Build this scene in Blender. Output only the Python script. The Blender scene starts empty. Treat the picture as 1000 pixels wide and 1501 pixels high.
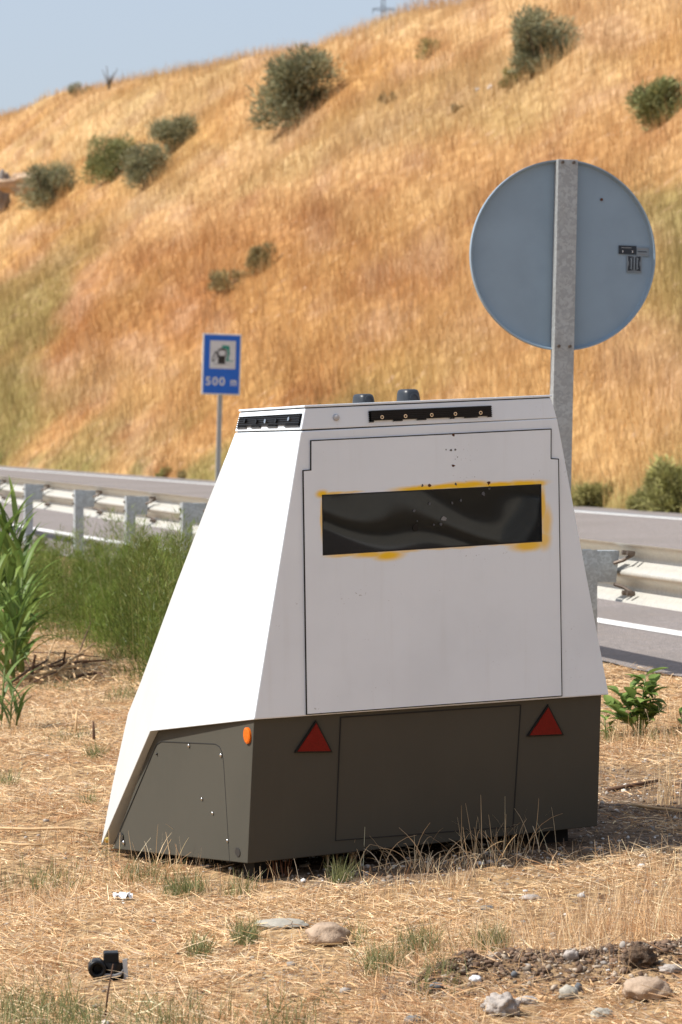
import bpy, bmesh, math, random
import numpy as np
from mathutils import Vector, Matrix
from mathutils.geometry import tessellate_polygon

SC = bpy.context.scene
COL = SC.collection
R = math.radians

# ------------------------------------------------------------------ camera
F = 5000.0                                  # focal length in pixels of the 1000x1501 photograph
CAMZ = 1.6
cam_d = bpy.data.cameras.new('camera')
cam_d.sensor_fit = 'VERTICAL'
cam_d.sensor_height = 22.2
cam_d.lens = F / 1501 * 22.2
cam_d.shift_y = -130.5 / 1501
cam_d.clip_start = .1
cam_d.clip_end = 4000
cam_d.dof.use_dof = True
cam_d.dof.focus_distance = 11.6
cam_d.dof.aperture_fstop = 5.6
cam = bpy.data.objects.new('camera', cam_d)
COL.objects.link(cam)
cam.location = (0, 0, CAMZ)
cam.rotation_euler = (R(90), 0, 0)
SC.camera = cam

# ------------------------------------------------------------------ light
SUN_AZ, SUN_EL = R(13.0), R(50)
travel = Vector((math.cos(SUN_AZ) * math.cos(SUN_EL), math.sin(SUN_AZ) * math.cos(SUN_EL), -math.sin(SUN_EL)))
w = bpy.data.worlds.new('World')
SC.world = w
w.use_nodes = True
nt = w.node_tree
sky = nt.nodes.new('ShaderNodeTexSky')
sky.sky_type = 'NISHITA'
sky.sun_disc = False
sky.sun_elevation = SUN_EL
sky.sun_rotation = math.atan2(-travel.x, -travel.y)
sky.air_density = 1.0
sky.dust_density = 2.6
sky.ozone_density = 2.5
veil = nt.nodes.new('ShaderNodeMix')                    # thin bright summer haze over the blue
veil.data_type = 'RGBA'
veil.inputs[0].default_value = .55
veil.inputs[7].default_value = (4.3, 4.75, 5.55, 1)
nt.links.new(sky.outputs[0], veil.inputs[6])
nt.links.new(veil.outputs[2], nt.nodes['Background'].inputs[0])
nt.nodes['Background'].inputs[1].default_value = .125
sun_d = bpy.data.lights.new('sun', 'SUN')
sun_d.energy = 4.9
sun_d.angle = R(.5)
sun_d.color = (1, .965, .90)
sun = bpy.data.objects.new('sun', sun_d)
COL.objects.link(sun)
sun.rotation_euler = travel.to_track_quat('-Z', 'Y').to_euler()
sun.location = (-20, -8, 30)

SC.view_settings.view_transform = 'Standard'
SC.view_settings.look = 'None'
SC.view_settings.exposure = 0.31
SC.view_settings.gamma = 1
SC.render.engine = 'CYCLES'
SC.cycles.max_bounces = 6
SC.cycles.diffuse_bounces = 3
SC.cycles.transparent_max_bounces = 6
SC.cycles.use_denoising = True

rng = np.random.default_rng(7)
random.seed(7)


# ------------------------------------------------------------------ helpers
def hsh(ix, iy, seed):
    n = (ix.astype(np.int64) * 374761393 + iy.astype(np.int64) * 668265263 + seed * 974634621) & 0x7fffffff
    n = ((n ^ (n >> 13)) * 1274126177) & 0x7fffffff
    n = n ^ (n >> 16)
    return (n & 0xffff) / 65535.0


def vnoise(x, y, seed=0):
    x = np.asarray(x, float); y = np.asarray(y, float)
    ix, iy = np.floor(x), np.floor(y)
    fx, fy = x - ix, y - iy
    fx = fx * fx * (3 - 2 * fx); fy = fy * fy * (3 - 2 * fy)
    a = hsh(ix, iy, seed); b = hsh(ix + 1, iy, seed); c = hsh(ix, iy + 1, seed); d = hsh(ix + 1, iy + 1, seed)
    return a + (b - a) * fx + (c - a) * fy + (a - b - c + d) * fx * fy


def fbm(x, y, seed=0, oct=3):
    s = 0; amp = 1; tot = 0
    for i in range(oct):
        s = s + amp * vnoise(np.asarray(x) * 2 ** i, np.asarray(y) * 2 ** i, seed + i * 17); tot += amp; amp *= .5
    return s / tot


def sstep(a, b, x):
    t = np.clip((np.asarray(x, float) - a) / (b - a), 0, 1)
    return t * t * (3 - 2 * t)


# road coordinates: u along the road (away), v across it (towards the hill)
def UV(x, y):
    return -(x - 2.13) * .2699 + (y - 21.3) * .9629, (x - 2.13) * .9629 + (y - 21.3) * .2699


def XY(u, v):
    return 2.13 + .9629 * v - .2699 * u, 21.3 + .2699 * v + .9629 * u


ROADZ = .28


def zg(x, y):
    u, v = UV(x, y)
    vv = np.minimum(v, -1.3)
    z = ROADZ - .056 * (-1.3 - np.maximum(vv, -9))
    z = z - .010 - .12 * sstep(-1.0, .2, v)
    near = 1 - sstep(25, 45, np.abs(y - 10) + np.abs(x) * .5)
    amp = near * (1 - sstep(-2.0, -1.3, v))
    z = z + amp * (.05 * (fbm(x * 1.3, y * 1.3, 3) - .5) + .028 * (fbm(x * 6, y * 6, 9) - .5))
    z = z - .05 * np.exp(-(((x + .75) / .35) ** 2 + ((y - 12.45) / .45) ** 2))
    # low broken ridge of scraped soil in the right foreground
    rid = np.exp(-((y - 9.35 - .15 * (x - .5)) / .16) ** 2) * sstep(.1, .35, x)
    z = z + rid * (.03 + .06 * fbm(x * 9, y * 9, 23))
    return z


def ground_at(px, py):
    a, k = (px - 500) / F, (620 - py) / F
    d = 12.0
    for i in range(60):
        z = float(zg(np.array(a * d), np.array(d)))
        d = .5 * d + .5 * (z - CAMZ) / k
    return Vector((a * d, d, float(zg(np.array(a * d), np.array(d)))))


HU = np.array([20, 64.2, 78.6, 86.4, 94.6, 103.3, 110.5, 120.1, 130.2, 150.3, 170.1, 205.3, 225.4, 250.1, 277.9, 302.5, 438.9])
HC = np.array([14, 15.25, 16.96, 17.59, 18.15, 18.48, 18.6, 19.28, 19.66, 20.46, 22.25, 24.67, 26.61, 28.38, 30.69, 30.93, 40.42])


def hill(u, v, bumps=True):
    vp = v - 10.5
    h = np.interp(u, HU, HC)
    a = .8 * vp; b = h + .02 * (vp - h / .8)
    k = 2.5; t = np.clip(.5 + .5 * (b - a) / k, 0, 1)
    z = .22 + b * (1 - t) + a * t - k * t * (1 - t)
    if bumps:
        g = sstep(0, 8, vp)
        z = z + g * (1.1 * (fbm(u * .12, vp * .16, 41) - .5) + .35 * (fbm(u * .6, vp * .6, 45) - .5))
    return z


def hill_at(px, py):
    a, k = (px - 500) / F, (620 - py) / F
    d = np.linspace(45, 520, 9000)
    u, v = UV(a * d, d)
    z = np.where(v > 10.5, hill(u, v), -5)
    below = np.nonzero(CAMZ + k * d <= z)[0]
    i = below[0] if len(below) else int(np.argmin(CAMZ + k * d - z))
    return Vector((a * d[i], d[i], float(z[i])))


def tag(o, label=None, cat=None, group=None, kind=None):
    if label: o['label'] = label
    if cat: o['category'] = cat
    if group: o['group'] = group
    if kind: o['kind'] = kind
    return o


def empty(name, loc=(0, 0, 0), rz=0, label=None, cat=None, group=None):
    o = bpy.data.objects.new(name, None)
    COL.objects.link(o)
    o.location = loc; o.rotation_euler = (0, 0, rz); o.empty_display_size = .1
    return tag(o, label, cat, group)


def mesh_obj(name, verts, faces, mat, parent=None, smooth=False, loc=None):
    me = bpy.data.meshes.new(name)
    me.from_pydata([tuple(v) for v in verts], [], faces)
    me.update()
    bm = bmesh.new(); bm.from_mesh(me)
    bmesh.ops.recalc_face_normals(bm, faces=bm.faces)
    bm.to_mesh(me); bm.free()
    if smooth:
        me.polygons.foreach_set('use_smooth', [True] * len(me.polygons))
    o = bpy.data.objects.new(name, me)
    COL.objects.link(o)
    for m in (mat if isinstance(mat, (list, tuple)) else [mat]):
        me.materials.append(m)
    if parent: o.parent = parent
    if loc: o.location = loc
    return o


def bevel(o, w, seg=2, angle=25):
    m = o.modifiers.new('bevel', 'BEVEL')
    m.width = w; m.segments = seg; m.limit_method = 'ANGLE'; m.angle_limit = R(angle)
    return o


class MB:
    def __init__(self):
        self.v, self.f = [], []

    def add(self, vs, fs):
        n = len(self.v)
        self.v += [tuple(q) for q in vs]
        self.f += [[i + n for i in f] for f in fs]
        return self

    def box(self, x0, x1, y0, y1, z0, z1):
        return self.add([(x, y, z) for z in (z0, z1) for y in (y0, y1) for x in (x0, x1)],
                        [(0, 1, 3, 2), (4, 5, 7, 6), (0, 1, 5, 4), (2, 3, 7, 6), (0, 2, 6, 4), (1, 3, 7, 5)])

    def prism(self, poly, off):
        """polygon (3-D points, maybe with holes as list of loops) extruded by off"""
        loops = poly if isinstance(poly[0][0], (list, tuple, Vector)) else [poly]
        flat = [Vector(p) for lp in loops for p in lp]
        tris = tessellate_polygon([[Vector(p) for p in lp] for lp in loops])
        n = len(flat); off = Vector(off)
        fs = [tuple(t) for t in tris] + [tuple(i + n for i in reversed(t)) for t in tris]
        b = 0
        for lp in loops:
            m = len(lp)
            for i in range(m):
                j = (i + 1) % m
                fs.append((b + i, b + j, b + j + n, b + i + n))
            b += m
        return self.add(flat + [p + off for p in flat], fs)

    def tube(self, pts, rad, n=8, cap=True):
        pts = [Vector(p) for p in pts]
        rads = rad if isinstance(rad, (list, tuple)) else [rad] * len(pts)
        vs, fs = [], []
        up = Vector((0, 0, 1))
        for i, p in enumerate(pts):
            d = (pts[min(i + 1, len(pts) - 1)] - pts[max(i - 1, 0)]).normalized()
            ref = up if abs(d.dot(up)) < .95 else Vector((1, 0, 0))
            s = d.cross(ref).normalized(); t = s.cross(d)
            for k in range(n):
                a = 2 * math.pi * k / n
                vs.append(p + (s * math.cos(a) + t * math.sin(a)) * rads[i])
        for i in range(len(pts) - 1):
            for k in range(n):
                fs.append((i * n + k, i * n + (k + 1) % n, (i + 1) * n + (k + 1) % n, (i + 1) * n + k))
        if cap:
            fs += [tuple(range(n)), tuple(range((len(pts) - 1) * n, len(pts) * n))]
        return self.add(vs, fs)

    def build(self, name, mat, parent=None, smooth=False, loc=None):
        return mesh_obj(name, self.v, self.f, mat, parent, smooth, loc)


# ------------------------------------------------------------------ materials
def new_mat(name):
    m = bpy.data.materials.new(name)
    m.use_nodes = True
    return m, m.node_tree.nodes, m.node_tree.links, m.node_tree.nodes['Principled BSDF']


def N(nodes, t, **kw):
    n = nodes.new(t)
    for k, v in kw.items(): setattr(n, k, v)
    return n


def mixc(nodes, links, fac, a, b):
    n = nodes.new('ShaderNodeMix'); n.data_type = 'RGBA'
    for s, val in ((0, fac), (6, a), (7, b)):
        if isinstance(val, (int, float)): n.inputs[s].default_value = val
        elif isinstance(val, tuple): n.inputs[s].default_value = (*val, 1)
        else: links.new(val, n.inputs[s])
    return n.outputs[2]


def noise(nodes, links, scale, detail=4, vec=None, rough=.55, obj=True, dist=0):
    n = nodes.new('ShaderNodeTexNoise')
    n.inputs['Scale'].default_value = scale; n.inputs['Detail'].default_value = detail
    n.inputs['Roughness'].default_value = rough; n.inputs['Distortion'].default_value = dist
    if vec is None:
        tc = nodes.new('ShaderNodeTexCoord'); vec = tc.outputs['Object']
    links.new(vec, n.inputs['Vector'])
    return n.outputs[0]


def ramp(nodes, links, src, lo, hi):
    n = nodes.new('ShaderNodeMapRange'); n.interpolation_type = 'SMOOTHSTEP'
    n.inputs[1].default_value = lo; n.inputs[2].default_value = hi
    links.new(src, n.inputs[0])
    return n.outputs[0]


def bump(nodes, links, bsdf, h, strength, dist):
    b = nodes.new('ShaderNodeBump'); b.inputs['Strength'].default_value = strength; b.inputs['Distance'].default_value = dist
    links.new(h, b.inputs['Height']); links.new(b.outputs[0], bsdf.inputs['Normal'])


def simple(name, col, rough=.5, metal=0, var=.12, scale=6, bmp=0, spec=.5, col2=None):
    m, n, l, b = new_mat(name)
    ns = noise(n, l, scale, 5)
    c2 = col2 or tuple(c * (1 - var * 2) for c in col)
    l.new(mixc(n, l, ramp(n, l, ns, .35, .7), col, c2), b.inputs['Base Color'])
    b.inputs['Roughness'].default_value = rough
    b.inputs['Metallic'].default_value = metal
    b.inputs['Specular IOR Level'].default_value = spec
    if bmp: bump(n, l, b, noise(n, l, scale * 6, 4), bmp, .01)
    return m


M = {}


def paint(name, col, dirt, rough=.42, speck=.5):
    m, n, l, b = new_mat(name)
    tc = n.new('ShaderNodeTexCoord')
    big = noise(n, l, 2.5, 5, tc.outputs['Object'])
    c = mixc(n, l, ramp(n, l, big, .4, .75), col, tuple(a * .93 for a in col))
    # streaked dust
    mp = n.new('ShaderNodeMapping'); mp.inputs['Scale'].default_value = (26, 26, 1.6)
    l.new(tc.outputs['Object'], mp.inputs[0])
    st = noise(n, l, 1.0, 4, mp.outputs[0])
    mul = n.new('ShaderNodeMath'); mul.operation = 'MULTIPLY'; mul.inputs[1].default_value = .09
    l.new(ramp(n, l, st, .5, .8), mul.inputs[0])
    c = mixc(n, l, mul.outputs[0], c, dirt)
    # small flecks and scuffs
    fl = noise(n, l, 120, 2, tc.outputs['Object'])
    patch = noise(n, l, 7, 3, tc.outputs['Object'])
    m2 = n.new('ShaderNodeMath'); m2.operation = 'MULTIPLY'
    l.new(ramp(n, l, fl, .66, .72), m2.inputs[0]); l.new(ramp(n, l, patch, .56, .72), m2.inputs[1])
    m3 = n.new('ShaderNodeMath'); m3.operation = 'MULTIPLY'; m3.inputs[1].default_value = speck
    l.new(m2.outputs[0], m3.inputs[0])
    c = mixc(n, l, m3.outputs[0], c, tuple(a * .35 for a in dirt))
    l.new(c, b.inputs['Base Color'])
    rr = n.new('ShaderNodeMapRange'); rr.inputs[3].default_value = rough - .07; rr.inputs[4].default_value = rough + .12
    l.new(big, rr.inputs[0]); l.new(rr.outputs[0], b.inputs['Roughness'])
    bump(n, l, b, noise(n, l, 300, 2, tc.outputs['Object']), .04, .002)
    return m, n, l, b, c


M['white'] = paint('white_paint', (.75, .815, .875), (.42, .40, .36))[0]
M['whiteshade'] = paint('shaded_white_paint', (.53, .545, .535), (.42, .40, .36))[0]  # white paint, darkened: weaker light on the nose facets put into its colour
M['taupe'] = paint('taupe_paint', (.076, .071, .057), (.10, .093, .078), .7, .25)[0]
M['taupe'].node_tree.nodes['Principled BSDF'].inputs['Specular IOR Level'].default_value = .12
M['black'] = simple('black_plastic', (.007, .007, .008), .4, var=.2, scale=30, spec=.25)
M['trimgap'] = simple('black_trim_and_gap', (.012, .012, .012), .8)  # black of trim and panel outlines, also painted shade in open gaps
M['dark'] = simple('dark_cavity', (.006, .006, .006), .9)
M['chrome'] = simple('bright_metal', (.7, .7, .7), .25, 1)
M['button'] = simple('grey_button', (.55, .56, .58), .35)
M['antenna'] = simple('antenna_plastic', (.022, .027, .034), .4)
M['rust'] = simple('rust', (.10, .035, .015), .9, scale=90)
M['chipgrey'] = simple('scratched_film', (.085, .09, .10), .8)
M['brass'] = simple('brass_bolt', (.75, .55, .15), .3, 1)
M['plug'] = simple('plug_plastic', (.03, .03, .03), .5)
M['signblue'] = simple('blue_sign_sheet', (.002, .12, .56), .4, var=.05)
M['signwhite'] = simple('white_sign_sheet', (.62, .63, .63), .4, var=.05)
M['signblack'] = simple('black_sign_print', (.012, .012, .014), .4)
M['signgreen'] = simple('green_sign_print', (.01, .26, .19), .4)
M['greyprint'] = simple('grey_print', (.22, .23, .24), .5)
M['stickgrey'] = simple('grey_sticker', (.20, .24, .27), .5)
M['stickdark'] = simple('dark_sticker', (.012, .02, .03), .5)
M['pylon'] = simple('pylon_steel', (.10, .12, .15), .6)
M['soil'] = simple('dark_soil', (.12, .075, .045), .95, var=.3, scale=25, bmp=.8)
M['stone'] = simple('warm_stone', (.42, .31, .22), .9, var=.2, scale=18, bmp=.5, col2=(.27, .19, .13))
M['stone_grey'] = simple('grey_stone', (.42, .37, .33), .9, var=.25, scale=22, bmp=.6, col2=(.25, .21, .18))
M['stone_blue'] = simple('bluish_stone', (.13, .14, .15), .8, scale=22, bmp=.3)
M['stone_pale'] = simple('pale_slate', (.38, .35, .29), .8, scale=16, bmp=.3)
M['cliff'] = simple('cliff_rock', (.5, .36, .24), .95, scale=1.2, bmp=.8, col2=(.3, .2, .13))
M['cliffgrey'] = simple('cliff_grey', (.2, .175, .16), .95, scale=1.2, bmp=.8)
M['paper'] = simple('white_paper', (.75, .76, .78), .8)
M['strap'] = simple('grey_strap', (.36, .36, .36), .6)
M['twig'] = simple('dead_twig', (.11, .055, .03), .9, scale=30)
M['straw'] = simple('straw', (.6, .4, .21), .8, scale=30)
M['bark'] = simple('bark', (.12, .09, .06), .95, scale=20)


def reflector(name, col, rough=.25):
    m, n, l, b = new_mat(name)
    v = n.new('ShaderNodeTexVoronoi'); v.inputs['Scale'].default_value = 260
    tc = n.new('ShaderNodeTexCoord'); l.new(tc.outputs['Object'], v.inputs['Vector'])
    l.new(mixc(n, l, v.outputs['Distance'], col, tuple(c * .55 for c in col)), b.inputs['Base Color'])
    b.inputs['Roughness'].default_value = rough
    b.inputs['Specular IOR Level'].default_value = .2
    return m


M['red'] = reflector('red_reflector', (.20, .007, .007))
M['orange'] = reflector('orange_reflector', (.85, .17, .01))


def galv(name, base, dusty, amt):
    m, n, l, b = new_mat(name)
    tc = n.new('ShaderNodeTexCoord')
    v = n.new('ShaderNodeTexVoronoi'); v.inputs['Scale'].default_value = 75
    wn = noise(n, l, 9, 4, tc.outputs['Object'])
    vm = n.new('ShaderNodeVectorMath'); vm.operation = 'ADD'
    sc = n.new('ShaderNodeVectorMath'); sc.operation = 'SCALE'; sc.inputs['Scale'].default_value = .05
    cn = n.new('ShaderNodeTexNoise'); cn.inputs['Scale'].default_value = 30; l.new(tc.outputs['Object'], cn.inputs['Vector'])
    l.new(cn.outputs[1], sc.inputs[0]); l.new(tc.outputs['Object'], vm.inputs[0]); l.new(sc.outputs[0], vm.inputs[1])
    l.new(vm.outputs[0], v.inputs['Vector'])
    sp = n.new('ShaderNodeSeparateColor'); l.new(v.outputs['Color'], sp.inputs[0])
    c = mixc(n, l, ramp(n, l, sp.outputs[0], .2, .95), tuple(a * .88 for a in base), tuple(min(1, a * 1.2) for a in base))
    fac = n.new('ShaderNodeMapRange'); fac.inputs[1].default_value = .3; fac.inputs[2].default_value = .7
    fac.inputs[3].default_value = max(0, amt - .2); fac.inputs[4].default_value = min(1, amt + .2)
    l.new(wn, fac.inputs[0])
    c = mixc(n, l, fac.outputs[0], c, dusty)
    l.new(c, b.inputs['Base Color'])
    b.inputs['Metallic'].default_value = .25
    b.inputs['Roughness'].default_value = .5
    bump(n, l, b, noise(n, l, 18, 4, tc.outputs['Object']), .15, .006)
    return m


M['galv'] = galv('galvanised_steel', (.34, .36, .365), (.30, .29, .27), .25)
M['galvblue'] = galv('galvanised_post', (.40, .45, .48), (.30, .30, .29), .2)
M['beam'] = galv('dusty_guardrail', (.44, .44, .42), (.54, .515, .45), .6)
M['bolt'] = simple('old_bolt', (.14, .11, .09), .6, .5, scale=60)
M['signback'] = simple('blue_grey_sign_back', (.25, .335, .41), .5, .0, var=.06, scale=3)


def fol(name, transl=.3, rough=.7, tint=(1, 1, 1)):
    """leaf / blade material: colour from the mesh's own Col attribute"""
    m, n, l, b = new_mat(name)
    n.remove(b)
    at = n.new('ShaderNodeAttribute'); at.attribute_name = 'Col'
    df = n.new('ShaderNodeBsdfDiffuse'); tr = n.new('ShaderNodeBsdfTranslucent')
    gl = n.new('ShaderNodeBsdfGlossy'); gl.inputs['Roughness'].default_value = .45
    gl.inputs['Color'].default_value = (1, 1, 1, 1)
    mx = n.new('ShaderNodeMixShader'); mx.inputs[0].default_value = transl
    m2 = n.new('ShaderNodeMixShader'); m2.inputs[0].default_value = .015 if rough < .6 else .01
    out = n['Material Output']
    l.new(at.outputs['Color'], df.inputs['Color']); l.new(at.outputs['Color'], tr.inputs['Color'])
    l.new(df.outputs[0], mx.inputs[1]); l.new(tr.outputs[0], mx.inputs[2])
    l.new(mx.outputs[0], m2.inputs[1]); l.new(gl.outputs[0], m2.inputs[2])
    l.new(m2.outputs[0], out.inputs[0])
    return m


M['blade'] = fol('dry_blade', .28)
M['leaf'] = fol('green_leaf', .3, .4)
M['scrub'] = fol('scrub_leaf', .2, .6)


def set_col(me, arr):
    a = me.attributes.new('Col', 'FLOAT_COLOR', 'POINT')
    out = np.ones((len(me.vertices), 4), np.float32)
    out[:, :3] = arr
    a.data.foreach_set('color', out.ravel())


def np_mesh(name, V, Q, mat, col=None, smooth=False):
    me = bpy.data.meshes.new(name)
    nv, nq = len(V), len(Q)
    me.vertices.add(nv); me.vertices.foreach_set('co', np.asarray(V, np.float32).ravel())
    me.loops.add(nq * 4); me.loops.foreach_set('vertex_index', np.asarray(Q, np.int32).ravel())
    me.polygons.add(nq)
    me.polygons.foreach_set('loop_start', np.arange(0, nq * 4, 4, dtype=np.int32))
    me.polygons.foreach_set('loop_total', np.full(nq, 4, np.int32))
    if smooth: me.polygons.foreach_set('use_smooth', np.ones(nq, bool))
    me.update(calc_edges=True)
    if col is not None: set_col(me, col)
    me.materials.append(mat)
    return me


def link(name, me, parent=None, loc=None):
    o = bpy.data.objects.new(name, me)
    COL.objects.link(o)
    if parent: o.parent = parent
    if loc is not None: o.location = loc
    return o


def blades(name, P, L, W, az, tilt, bend, col, mat, segs=2, roll=None, taper=.15, shape=None):
    """many grass blades / straws / thin leaves as one mesh. roll 0: width lies horizontal, 90: on edge"""
    n = len(P)
    P = np.asarray(P, float)
    L = np.broadcast_to(L, n); W = np.broadcast_to(W, n); az = np.broadcast_to(az, n)
    tilt = np.broadcast_to(tilt, n); bend = np.broadcast_to(bend, n)
    roll = rng.uniform(0, np.pi, n) if roll is None else np.broadcast_to(roll, n)
    h = np.stack([np.cos(az), np.sin(az), np.zeros(n)], 1)
    s = np.stack([-np.sin(az), np.cos(az), np.zeros(n)], 1)
    up = np.array([0, 0, 1.0])
    pos = P.copy(); V = np.zeros((n, (segs + 1) * 2, 3))
    for i in range(segs + 1):
        th = tilt + bend * i / segs
        d = h * np.sin(th)[:, None] + up * np.cos(th)[:, None]
        nr = h * np.cos(th)[:, None] - up * np.sin(th)[:, None]
        wv = s * np.cos(roll)[:, None] + nr * np.sin(roll)[:, None]
        t = i / segs
        ww = W * ((1 - (1 - taper) * t) if shape is None else shape[i]) * .5
        V[:, 2 * i] = pos - wv * ww[:, None]; V[:, 2 * i + 1] = pos + wv * ww[:, None]
        pos = pos + d * (L / segs)[:, None]
    base = (np.arange(n) * (segs + 1) * 2)[:, None]
    Q = np.concatenate([base + np.array([2 * i, 2 * i + 1, 2 * i + 3, 2 * i + 2]) for i in range(segs)], 1).reshape(-1, 4)
    C = np.repeat(np.asarray(col), (segs + 1) * 2, axis=0)
    return np_mesh(name, V.reshape(-1, 3), Q, mat, C)


def lerp(a, b, t):
    t = np.asarray(t)[..., None]
    return np.asarray(a) * (1 - t) + np.asarray(b) * t


# ------------------------------------------------------------------ colours of the land
GOLD = np.array([.55, .335, .13]); PALE = np.array([.64, .445, .225]); RUST = np.array([.39, .165, .055])
OLIVE = np.array([.235, .20, .070]); PINK = np.array([.50, .32, .20]); GREEN = np.array([.12, .15, .045])


def hill_col(u, v):
    vp = v - 10.5
    q = .963 * vp - .27 * u; h = .8 * vp
    n1 = fbm(q * .16, h * .2, 61, 4); n2 = fbm(q * .15 + 7, h * .2 + 3, 67, 4); n3 = fbm(q * .2 + 31, h * .26, 71, 4)
    n4 = fbm(q * .7, h * .9, 77, 4)
    up = sstep(7, 15, vp)
    c = lerp(GOLD, PALE, sstep(.35, .7, n1) * (.5 + .5 * up))
    midb = np.exp(-((vp - 6.0) / 4.2) ** 2)
    c = lerp(c, RUST, sstep(.40 , .56, n2) * (.25 + .7 * midb) * (.7 + .3 * sstep(60, 110, u)))
    c = lerp(c, RUST * .85, midb * .42)
    c = lerp(c, PINK, sstep(.52, .7, n4) * .55)
    c = lerp(c, RUST * .75, sstep(.60, .74, fbm(q * .9 + 9, h * 1.1, 79)) * (.75 - .25 * up))
    c = lerp(c, OLIVE, sstep(.52, .66, n3) * .8 * (1 - .75 * up))
    low = (1 - sstep(.5, 4.5, vp)) * sstep(.36, .58, fbm(u * .16, vp * .3 + 3, 83))
    c = lerp(c, OLIVE * 1.15, low * .85)
    toe = (1 - sstep(.0, .9, vp)) * sstep(.5, .6, fbm(u * .35, vp, 89))
    return lerp(c, GREEN, toe * .8)


# ------------------------------------------------------------------ ground (one sheet)
def axis(lo, hi, f0, f1, fine, n_out):
    mid = np.arange(f0, f1 + 1e-6, fine)
    left = f0 - np.geomspace(fine, f0 - lo, n_out)[::-1]
    right = f1 + np.geomspace(fine, hi - f1, n_out)
    return np.concatenate([left, mid, right])


def grid_mesh(name, X, Y, Z, mat, col=None, smooth=True):
    ny, nx = X.shape
    V = np.stack([X, Y, Z], -1).reshape(-1, 3)
    i = np.arange(ny - 1)[:, None] * nx + np.arange(nx - 1)[None]
    Q = np.stack([i, i + 1, i + nx + 1, i + nx], -1).reshape(-1, 4)
    return np_mesh(name, V, Q, mat, None if col is None else col.reshape(-1, 3), smooth)


def ground_material():
    m, n, l, b = new_mat('verge_soil')
    tc = n.new('ShaderNodeTexCoord')
    P = tc.outputs['Object']
    fine = noise(n, l, 26, 6, P, .65)
    mid = noise(n, l, 5, 5, P)
    c = mixc(n, l, ramp(n, l, fine, .35, .65), (.15, .085, .045), (.56, .375, .195))
    c = mixc(n, l, ramp(n, l, mid, .52, .72), c, (.30, .165, .075))
    g = n.new('ShaderNodeTexVoronoi'); g.inputs['Scale'].default_value = 55; l.new(P, g.inputs['Vector'])
    gf = n.new('ShaderNodeMath'); gf.operation = 'MULTIPLY'
    l.new(ramp(n, l, g.outputs['Distance'], .34, .18), gf.inputs[0])
    l.new(ramp(n, l, noise(n, l, 3, 4, P), .45, .65), gf.inputs[1])
    c = mixc(n, l, gf.outputs[0], c, (.36, .33, .30))
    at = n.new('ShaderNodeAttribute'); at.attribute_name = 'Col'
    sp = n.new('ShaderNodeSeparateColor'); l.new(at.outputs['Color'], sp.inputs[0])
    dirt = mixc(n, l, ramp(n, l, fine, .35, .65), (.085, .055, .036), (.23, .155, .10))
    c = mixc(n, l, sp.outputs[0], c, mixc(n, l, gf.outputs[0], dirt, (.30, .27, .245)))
    l.new(c, b.inputs['Base Color'])
    b.inputs['Roughness'].default_value = .95
    b.inputs['Specular IOR Level'].default_value = .1
    bump(n, l, b, fine, .9, .03)
    return m


gx = axis(-900, 900, -3.2, 3.6, .045, 40)
gy = axis(-300, 1500, 8.0, 24.0, .05, 40)
X, Y = np.meshgrid(gx, gy)
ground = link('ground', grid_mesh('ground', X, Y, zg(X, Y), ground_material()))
tag(ground, kind='structure', label='dry verge ground under straw')


# ------------------------------------------------------------------ road
def asphalt():
    m, n, l, b = new_mat('worn_asphalt')
    tc = n.new('ShaderNodeTexCoord'); P = tc.outputs['Object']
    ag = n.new('ShaderNodeTexVoronoi'); ag.inputs['Scale'].default_value = 70; l.new(P, ag.inputs['Vector'])
    sp = n.new('ShaderNodeSeparateColor'); l.new(ag.outputs['Color'], sp.inputs[0])
    c = mixc(n, l, sp.outputs[0], (.15, .132, .125), (.33, .29, .27))
    c = mixc(n, l, ramp(n, l, noise(n, l, .35, 5, P), .4, .7), c, (.20, .175, .16))
    dk = n.new('ShaderNodeMath'); dk.operation = 'MULTIPLY'; dk.inputs[1].default_value = .6
    l.new(ramp(n, l, noise(n, l, 5, 5, P), .5, .75), dk.inputs[0])
    c = mixc(n, l, dk.outputs[0], c, (.26, .22, .19))
    l.new(c, b.inputs['Base Color'])
    b.inputs['Roughness'].default_value = .85
    b.inputs['Specular IOR Level'].default_value = .25
    bump(n, l, b, ag.outputs['Distance'], .6, .012)
    return m


def strip(name, v0, v1, u0, u1, z, mat, nu=1, jitter=0):
    us = np.linspace(u0, u1, nu + 1)
    vs = []
    for u in us:
        for v in (v0, v1):
            x, y = XY(u, v + (random.uniform(-jitter, jitter) if jitter else 0)); vs.append((x, y, z))
    fs = [(2 * i, 2 * i + 1, 2 * i + 3, 2 * i + 2) for i in range(nu)]
    return mesh_obj(name, vs, fs, mat)


U0, U1 = -70, 480
road = strip('road', -1.32, 10.42, U0, U1, ROADZ, asphalt(), 900, .035)
tag(road, 'grey worn asphalt road', kind='structure')


def road_paint():
    m, n, l, b = new_mat('road_paint')
    w_ = noise(n, l, 30, 5)
    c = mixc(n, l, ramp(n, l, w_, .52, .72), (.80, .79, .76), (.5, .47, .44))
    l.new(c, b.inputs['Base Color']); b.inputs['Roughness'].default_value = .7
    return m


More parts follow.
